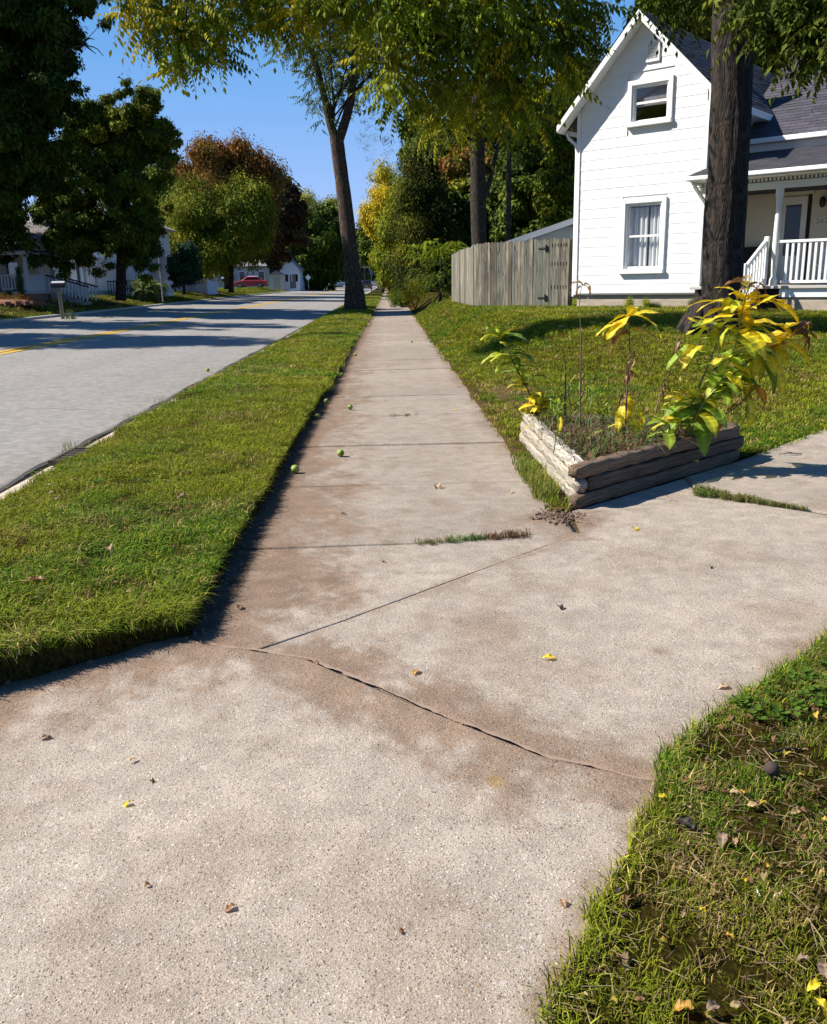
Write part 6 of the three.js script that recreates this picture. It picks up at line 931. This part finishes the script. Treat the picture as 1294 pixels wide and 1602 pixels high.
grassMass('ground_cover', 'tangled weeds and dry grass on the planter soil', [tuftGeo(6, .17, .008, .09, 61, 1.3), tuftGeo(7, .08, .014, .06, 62, 1.4)], 620, () => { let u = rnd(), v = rnd(); if (u + v > 1) { u = 1 - u; v = 1 - v; } const q = PA.clone().multiplyScalar(1 - u - v).addScaledVector(PB, u).addScaledVector(PC, v); const i = V((PA.x + PB.x + PC.x) / 3, 0, (PA.z + PB.z + PC.z) / 3); q.lerp(i, .16); return [q.x, .24, q.z, rr(.5, 1.2), rnd() < .5 ? [.12 * rr(.6, 1.3), .15 * rr(.6, 1.2), .03] : [.22 * rr(.4, 1.2), .15 * rr(.4, 1.2), .07]]; }, grassM);
grassMass('weed_clump', 'yellow-green grass clump growing along the left timber face', [tuftGeo(12, .16, .005, .03, 63, .5)], 120, () => { const t = Math.pow(rnd(), 1.1); return [1.09 + rr(-.1, .04), .0, lerp(-5.85, -7.0, t), rr(.4, 1.15) * (1 - .35 * t), rnd() < .4 ? [.3 * rr(.7, 1.1), .26, .06] : [.16, .23 * rr(.7, 1.1), .03]]; }, grassM);
// weeds in the pavement joints
grassMass('joint_weeds', 'green weeds and dry brown tufts in the sidewalk joint', [tuftGeo(10, .045, .004, .025, 64, 1.3)], 110, () => { const t = rnd(), q = gnd(lerp(650, 826, t), lerp(851, 838, t) + rr(-3, 3)); return [q.x, 0, q.z, rr(.4, 1.1) * (t > .62 ? 1.2 : .9), t > .62 ? [.2 * rr(.6, 1.2), .1, .05] : t > .3 ? [.08, .16 * rr(.6, 1.2), .03] : [.16, .15, .05]]; }, grassM);
grassMass('joint_weeds', 'mat of weeds in the joint behind the planter corner', [tuftGeo(10, .06, .006, .03, 65, 1.2)], 160, () => { const t = Math.pow(rnd(), 1.2), q = gnd(lerp(1088, 1262, t), lerp(772, 800, t) + rr(-5, 5) * (1 - t)); return [q.x, .01, q.z, rr(.5, 1.1) * (1.1 - .6 * t), rnd() < .5 ? [.1, .17 * rr(.6, 1.2), .03] : [.2, .17, .05]]; }, grassM);
grassMass('joint_weeds', 'few dry blades in a farther sidewalk joint', [tuftGeo(8, .03, .004, .03, 66, 1.3)], 24, () => { const q = gnd(rr(610, 652), 651 + rr(-1.5, 1.5)); return [q.x, 0, q.z, rr(.5, 1.1), [.18, .14, .05]]; }, grassM);
grassMass('kerb_weeds', 'straggling dry weeds spilling over the kerb onto the road', [tuftGeo(7, .08, .004, .06, 67, 1.7)], 46, () => { const k = Math.floor(rnd() * 4), [x, y, s] = [[120, 700, 26], [225, 650, 30], [255, 630, 22], [105, 708, 20]][k], q = gnd(x + rr(-s, s), y + rr(-4, 4), -.04); return [q.x, -.05, q.z, rr(.5, 1.2), rnd() < .5 ? [.28 * rr(.6, 1.1), .2, .08] : [.14, .17, .04]]; }, grassM);
grassMass('grass', 'uncut grass along the foot of the fence', [tuftGeo(14, .16, .01, .08, 71, .5)], 260, () => { const t = rnd(), q = rnd() < .6 ? V(lerp(2.45, 4.72, t), .69, lerp(-25.5, -23.78, t)) : V(lerp(2.26, 2.45, t), .67, lerp(-32.6, -25.5, t)); return [q.x - .06, q.y - .02, q.z + .1 * rnd(), rr(.4, 1), gcol(q.x, q.z)]; }, grassM);
// foundation weeds by the house
for (const [x, y, w, h, c, lab] of [[985, 480, 8, 18, P.lime, 'young yellow-green weed at the house foundation under the window'], [1013, 478, 10, 16, P.lime, 'brighter of two weeds against the house foundation'], [1024, 480, 12, 12, P.deep, 'dark small weed right beside the bright one at the foundation'], [1270, 470, 30, 22, P.lime, 'leafy weeds below the porch at the right edge'], [1085, 484, 14, 14, P.mid, 'weeds at the foot of the house corner by the trunk']]) { const D = 21.2, q = A(x, y, D), b = V(q.x, Hright(q.x, q.z), q.z), t = thing('foundation_weed', lab, 'weed', b), pxm = px(D); mesh('stem', rod(V(0, 0, 0), V(0, h * pxm * .8, 0), .008, .004), stemG, t); crown(t, blob(V(b.x, b.y + h * pxm * .55, b.z), [w * pxm * .5, h * pxm * .5, w * pxm * .5], 8, .08, 12), 'fine', c, .24, LM.thin, false, 'leaves'); }

// ---------------------------------------------------------------- walnuts and fallen leaves
const nutG = (() => { const g = new THREE.SphereGeometry(1, 20, 14), p = g.attributes.position, c = []; for (let i = 0; i < p.count; i++) { const x = p.getX(i), y = p.getY(i), z = p.getZ(i), n = 1 + .05 * (vnoise(x * 3 + 5, y * 3 + z * 2) - .5); p.setXYZ(i, x * n, y * n, z * n); const k = sm(.45, .75, fbm(x * 2 + 9, y * 2 + z * 3, 3)); c.push(lerp(.26, .06, k), lerp(.32, .045, k), lerp(.04, .02, k)); } g.setAttribute('color', new THREE.Float32BufferAttribute(c, 3)); g.computeVertexNormals(); return g; })();
const nutM = new THREE.MeshStandardMaterial({ vertexColors: true, roughness: .65 });
[[533, 714, .033, 'lone green walnut in the middle of the sidewalk, nearest but one'], [462, 740, .035, 'green walnut with a dark patch by the verge edge, nearest of all'], [548, 641, .032, 'green walnut lying out on the slab beside the verge, third from the viewer'], [497, 655, .032, 'brownish walnut tucked against the shaded verge edge, fourth nearest'], [511, 631, .032, 'green walnut at the foot of the verge edge'], [527, 590, .031, 'left of two walnuts touching near the verge, green'], [535, 589, .031, 'right of two walnuts touching near the verge, green'], [521, 586, .03, 'walnut half hidden in the verge grass edge'], [556, 557, .03, 'far dark walnut on the sidewalk by the verge'], [325, 580, .035, 'dark walnut lying alone on the road'], [644, 536, .03, 'tiny dark walnut far up the sidewalk']].forEach(([x, y, r, lab], i) => {
  const q = x < 400 ? gnd(x, y, yRoad(-4)) : gnd(x, y, .0), Y = x < 400 ? yRoad(q.x) : 0; const t = thing('walnut', lab, 'walnut', [q.x, Y, q.z], rr(0, 6)); const h = mesh('husk', nutG, nutM, t); h.scale.setScalar(r); h.position.y = r * .94; h.rotation.set(rr(0, 6), rr(0, 6), rr(0, 6)); const s = mesh('stem_scar', new THREE.SphereGeometry(.16, 8, 6).translate(0, .93, 0), std([.05, .035, .02], .9), h); });
const fallG = [leafBlade(1, .5, 1.6, .5, 31, .15), leafBlade(1, .42, 2.6, .7, 32, .2), leafBlade(1, .55, .9, .35, 33, .12)];
function fallen(x, y, len, kind, label, Y = .006, o = {}) {
  const q = gnd(x, y, Y), yy = o.fg ? Hfg(q.x, q.z) + .025 : o.vg ? Hverge(q.x, q.z) + .035 : Y; const m = tag(mesh('fallen_leaf', fallG[Math.floor(rnd() * 3)], o.mat || LC[kind][Math.floor(rnd() * LC[kind].length)]), label, 'leaf', o.group);
  m.position.set(q.x, yy, q.z); m.rotation.set(rr(-.3, .3), rr(0, 6.28), rr(.05, .3), 'YXZ'); m.scale.setScalar(len * (o.fg ? .56 : .9)); return m;
}
const greyLeaf = lm2([.30, .21, .14]), darkLeaf = lm2([.06, .045, .035]), pinkLeaf = lm2([.55, .3, .22]), tanLeaf = lm2([.55, .42, .26]);
fallen(205, 1254, .045, 'y', 'small yellow leaf alone on the near slab at left');
fallen(868, 1030, .06, 'y', 'yellow folded leaf on the diagonal walk');
fallen(1140, 1073, .06, 'yb', 'tan leaf on the walk near the right grass edge', .006, { mat: tanLeaf });
fallen(653, 1048, .05, 'yb', 'small orange leaf left of the diagonal walk centre');
fallen(873, 948, .06, 'b', 'dark curled leaf on the walk below the planter', .006, { mat: darkLeaf });
fallen(683, 760, .14, 'b', 'long brown curled leaf lying across the sidewalk', .006, { mat: tanLeaf });
fallen(880, 1407, .035, 'b', 'small brown seed-like leaf near the grass on the near slab');
fallen(375, 948, .06, 'b', 'dark leaf scrap on the dirt beside the verge');
fallen(1110, 886, .04, 'b', 'dark speck of leaf on the walk right of the planter', .006, { mat: darkLeaf });
fallen(602, 879, .035, 'b', 'black leaf scrap on the sidewalk slab before the weeds', .006, { mat: darkLeaf });
fallen(990, 826, .08, 'y', 'greenish yellow leaf on the walk just below the planter');
fallen(540, 804, .045, 'b', 'black leaf scrap on the left of the sidewalk', .006, { mat: darkLeaf });
fallen(62, 1156, .06, 'b', 'reddish brown leaf scrap at the left edge of the slab');
fallen(490, 1034, .06, 'b', 'dark debris lying in the dipped joint');
fallen(225, 1385, .03, 'b', 'tiny dark leaf scrap left on the near slab');
fallen(368, 1416, .04, 'b', 'thin brown twig-like leaf on the near slab');
fallen(622, 1456, .03, 'b', 'tiny brown scrap on the near slab bottom centre');
fallen(203, 1192, .03, 'b', 'tiny brown scrap above the small yellow leaf');
fallen(234, 1220, .035, 'b', 'brown scrap just right of the small yellow leaf');
fallen(715, 640, .07, 'y', 'pale yellow leaf on the right of the far sidewalk slab');
fallen(800, 768, .06, 'b', 'tan leaf near the weed clump beside the planter', .006, { mat: tanLeaf });
fallen(1038, 1247, .05, 'y', 'bright yellow leaf where the joint meets the grass');
fallen(40, 940, .13, 'b', 'pinkish brown leaf on the verge grass at left', .06, { vg: 1, mat: pinkLeaf });
fallen(80, 770, .06, 'b', 'pale round leaf on the verge near the kerb', .05, { vg: 1, mat: tanLeaf });
fallen(172, 882, .12, 'b', 'brown leaf in the middle of the near verge', .06, { vg: 1 });
fallen(290, 792, .1, 'b', 'rusty leaf on the verge right of centre', .06, { vg: 1 });
fallen(115, 770, .08, 'b', 'brown leaf near the storm drain on the verge', .05, { vg: 1 });
fallen(375, 640, .1, 'y', 'pale leaf on the middle part of the verge', .06, { vg: 1, mat: tanLeaf });
for (const [x, y, l, k, lab, m] of [[1160, 1388, .05, 'y', 'yellow leaf in the right corner grass, upper of two yellow'], [1095, 1434, .055, 'y', 'yellow and brown leaf lower left of the other yellow one'], [1245, 1282, .09, 'b', 'large curled pale brown leaf at the right edge grass'], [1132, 1476, .045, 'yb', 'orange brown leaf in the lower right grass'], [1200, 1372, .06, 'yb', 'rust orange leaf standing in the grass at right'], [1170, 1181, .05, 'b', 'pale tan leaf near the top of the right corner grass', tanLeaf], [1085, 1592, .09, 'yb', 'orange leaf at the bottom edge of the picture'], [1105, 1598, .08, 'b', 'grey brown leaf touching the orange one at the bottom', greyLeaf], [1263, 1525, .07, 'b', 'crumpled whitish leaf low at the right', greyLeaf], [1285, 1530, .1, 'b', 'grey cupped leaf at the right edge low down', greyLeaf], [1270, 1585, .08, 'y', 'dull yellow leaf in the bottom right corner'], [1245, 1150, .06, 'yb', 'tan leaf on the grass by the upper right edge', tanLeaf], [1085, 1300, .11, 'b', 'dark crumpled leaf in the bare patch of grass', darkLeaf], [1130, 1310, .1, 'b', 'grey brown curled leaf right of the bare patch', greyLeaf], [1165, 1250, .05, 'yb', 'tan leaf between the bare patch and the nut'], [965, 1398, .045, 'b', 'dark brown leaf caught on the grass edge', darkLeaf], [1030, 1250, .05, 'y', 'second yellow leaf at the joint end'], [1150, 1330, .05, 'b', 'brown leaf below the grey curled one'], [1220, 1420, .05, 'b', 'tan scrap in the grass right of the yellow leaves', tanLeaf], [1280, 1560, .07, 'y', 'yellowish leaf just above the corner leaf']]) fallen(x, y, l, k, lab, .04, { fg: 1, mat: m });
{ const q = gnd(1206, 1216, .04), t = thing('walnut', 'dark wrinkled old walnut in the right corner grass', 'walnut', [q.x, Hfg(q.x, q.z), q.z]), h = mesh('husk', nutG, std([.05, .03, .025], .9), t); h.scale.setScalar(.022); h.position.y = .03; mesh('stem_scar', new THREE.SphereGeometry(.2, 8, 6).translate(0, .92, 0), M.dark, h); }
{ const a = gnd(1200, 1178, .05), b = gnd(1258, 1172, .05); tag(mesh('twig', trunkGeo([a, a.clone().lerp(b, .5).add(V(0, .01, .005)), b], [.004, .005, .003], 6, 10, .1, 5, 2), M.barkDark), 'short dark twig lying on the right corner grass', 'twig'); }
{ const a = gnd(1182, 1388, .05), b = gnd(1190, 1404, .05); tag(mesh('straw', rod(a, b, .0025, .0025, 8), std([.8, .8, .78], .6)), 'thin white straw in the right corner grass', 'straw'); }
// small litter leaves scattered thickly on verge and lawn, too small to single out
{ const geos = [fallG[0], fallG[1]], root = new THREE.Group(); root.name = 'leaf_litter'; root.userData = { kind: 'stuff', label: 'crumbled brown leaf litter scattered in the grass' }; scene.add(root); const mt = leafMat(.2);
  geos.forEach((g, gi) => { const N = 900, im = new THREE.InstancedMesh(g, mt, N), C = new THREE.Color(); let n = 0; while (n < N) { let p; const r = rnd(); if (r < .5) { const x = rr(-2.8, -1), z = vergeEnd(x) - .05 - Math.pow(rnd(), 1.5) * 30; p = [x, Hverge(x, z) + .03, z]; } else if (r < .78) { const z = rr(-4.4, -1.2), x = fgX(z) + .04 + rnd() * 1.9; p = [x, Hfg(x, z) + .018, z]; } else { const x = 1.1 + Math.pow(rnd(), 1.5) * 9, z = drvL(Math.max(1.17, x)) - .1 - rnd() * 16; p = [x, Hright(x, z) + .03, z]; } dummy.position.set(...p); dummy.rotation.set(rr(-.7, .7), rr(0, 6.28), rr(-.2, .7)); dummy.scale.setScalar(rr(.018, .05)); dummy.updateMatrix(); im.setMatrixAt(n, dummy.matrix); const k = rr(.5, 1.2), c = rnd() < .5 ? [.2, .11, .05] : rnd() < .6 ? [.34, .24, .12] : [.4, .3, .05]; im.setColorAt(n, C.setRGB(c[0] * k, c[1] * k, c[2] * k)); n++; } im.name = 'leaf_scraps'; im.userData.kind = 'stuff'; root.add(im); });
}
// soil clods along the cut edge and near the planter corner
{ const g = new THREE.IcosahedronGeometry(1, 1), p = g.attributes.position; for (let i = 0; i < p.count; i++) { const n = .75 + .5 * hash2(Math.round(p.getX(i) * 50), Math.round(p.getY(i) * 50 + p.getZ(i) * 77)); p.setXYZ(i, p.getX(i) * n, p.getY(i) * n, p.getZ(i) * n); } g.computeVertexNormals(); const root = new THREE.Group(); root.name = 'soil_crumbs'; root.userData = { kind: 'stuff', label: 'dark soil crumbs along the cut verge edge and the joints' }; scene.add(root); const N = 1700, im = new THREE.InstancedMesh(g, std([.12, .075, .05], 1), N); let n = 0; while (n < N) { let q; const r = rnd(); if (r < .55) { const z = -3.5 - Math.pow(rnd(), 1.6) * 16; q = [-.95 + edgeW(z, 30) + Math.abs(gauss()) * .07, 0, z]; } else if (r < .68) { const x = rr(-2.9, -.86), z = vergeEnd(x) + edgeW(x, 70) * 1.2 + .02 + Math.abs(gauss()) * .05; q = [x, 0, z]; } else if (r < .76) { const s = along(CURVE.slice(2, 7), Math.pow(rnd(), .8)); q = [s[0] + gauss() * .015, -.006, s[1] + gauss() * .015]; } else q = [1.08 + gauss() * .16, 0, -5.5 + gauss() * .2]; dummy.position.set(...q); dummy.rotation.set(rr(0, 6), rr(0, 6), 0); const s = (r > .68 && r < .76 ? .5 : 1) * (.002 + Math.pow(rnd(), 3.5) * .012); dummy.scale.set(s, s * .7, s); dummy.updateMatrix(); im.setMatrixAt(n++, dummy.matrix); } im.name = 'crumbs'; im.userData.kind = 'stuff'; im.castShadow = true; root.add(im); }
{ const P = [], L = CURVE.slice(2, 7), N = 240; for (let i = 0; i < N; i++) { const f = k => { const t = k / N, p = along(L, t), q = along(L, Math.min(1, t + .004)), d = Math.hypot(q[0] - p[0], q[1] - p[1]) || 1, w = .0032 + .012 * Math.pow(Math.max(0, fbm(t * 40, 3, 4) - .42), 1.2) * 2, o = .03 * (fbm(t * 18, 9, 4) - .5), nx = -(q[1] - p[1]) / d, nz = (q[0] - p[0]) / d; return [V(p[0] + nx * (o + w), .0065 + .004, p[1] + nz * (o + w)), V(p[0] + nx * (o - w), .0065 + .004, p[1] + nz * (o - w))]; }; const [a, b] = f(i), [c, d] = f(Math.min(N - 1, i + 1)); P.push(a, c, b, b, c, d); }
  structMesh('joint_crack', poly(P), std([.27, .185, .135], 1), 'dark irregular crack of packed soil in the dipping joint'); }
// storm drain grate in the kerb
{ const q = gnd(108, 715, -.03), d = thing('storm_drain', 'rusty storm drain grate set in the kerb beside the verge', 'drain', [-2.98, -.02, q.z]); const im = std([.1, .07, .055], .8, { metalness: .4 }); mesh('frame', [bx(-.16, .16, -.03, .022, -.5, -.46), bx(-.16, .16, -.03, .022, .46, .5), bx(-.16, -.12, -.03, .022, -.46, .46), bx(.12, .16, -.03, .022, -.46, .46)].map(g => g.scale(.8, 1, .62)), im, d); for (let k = 0; k < 7; k++) mesh('bar', bx(-.12, .12, -.03, .016, -.4 + k * .13, -.34 + k * .13).scale(.8, 1, .62), im, d); mesh('well', bx(-.12, .12, -.03, .0, -.46, .46).scale(.79, 1, .61), M.dark, d); }

renderer.render(scene, camera);
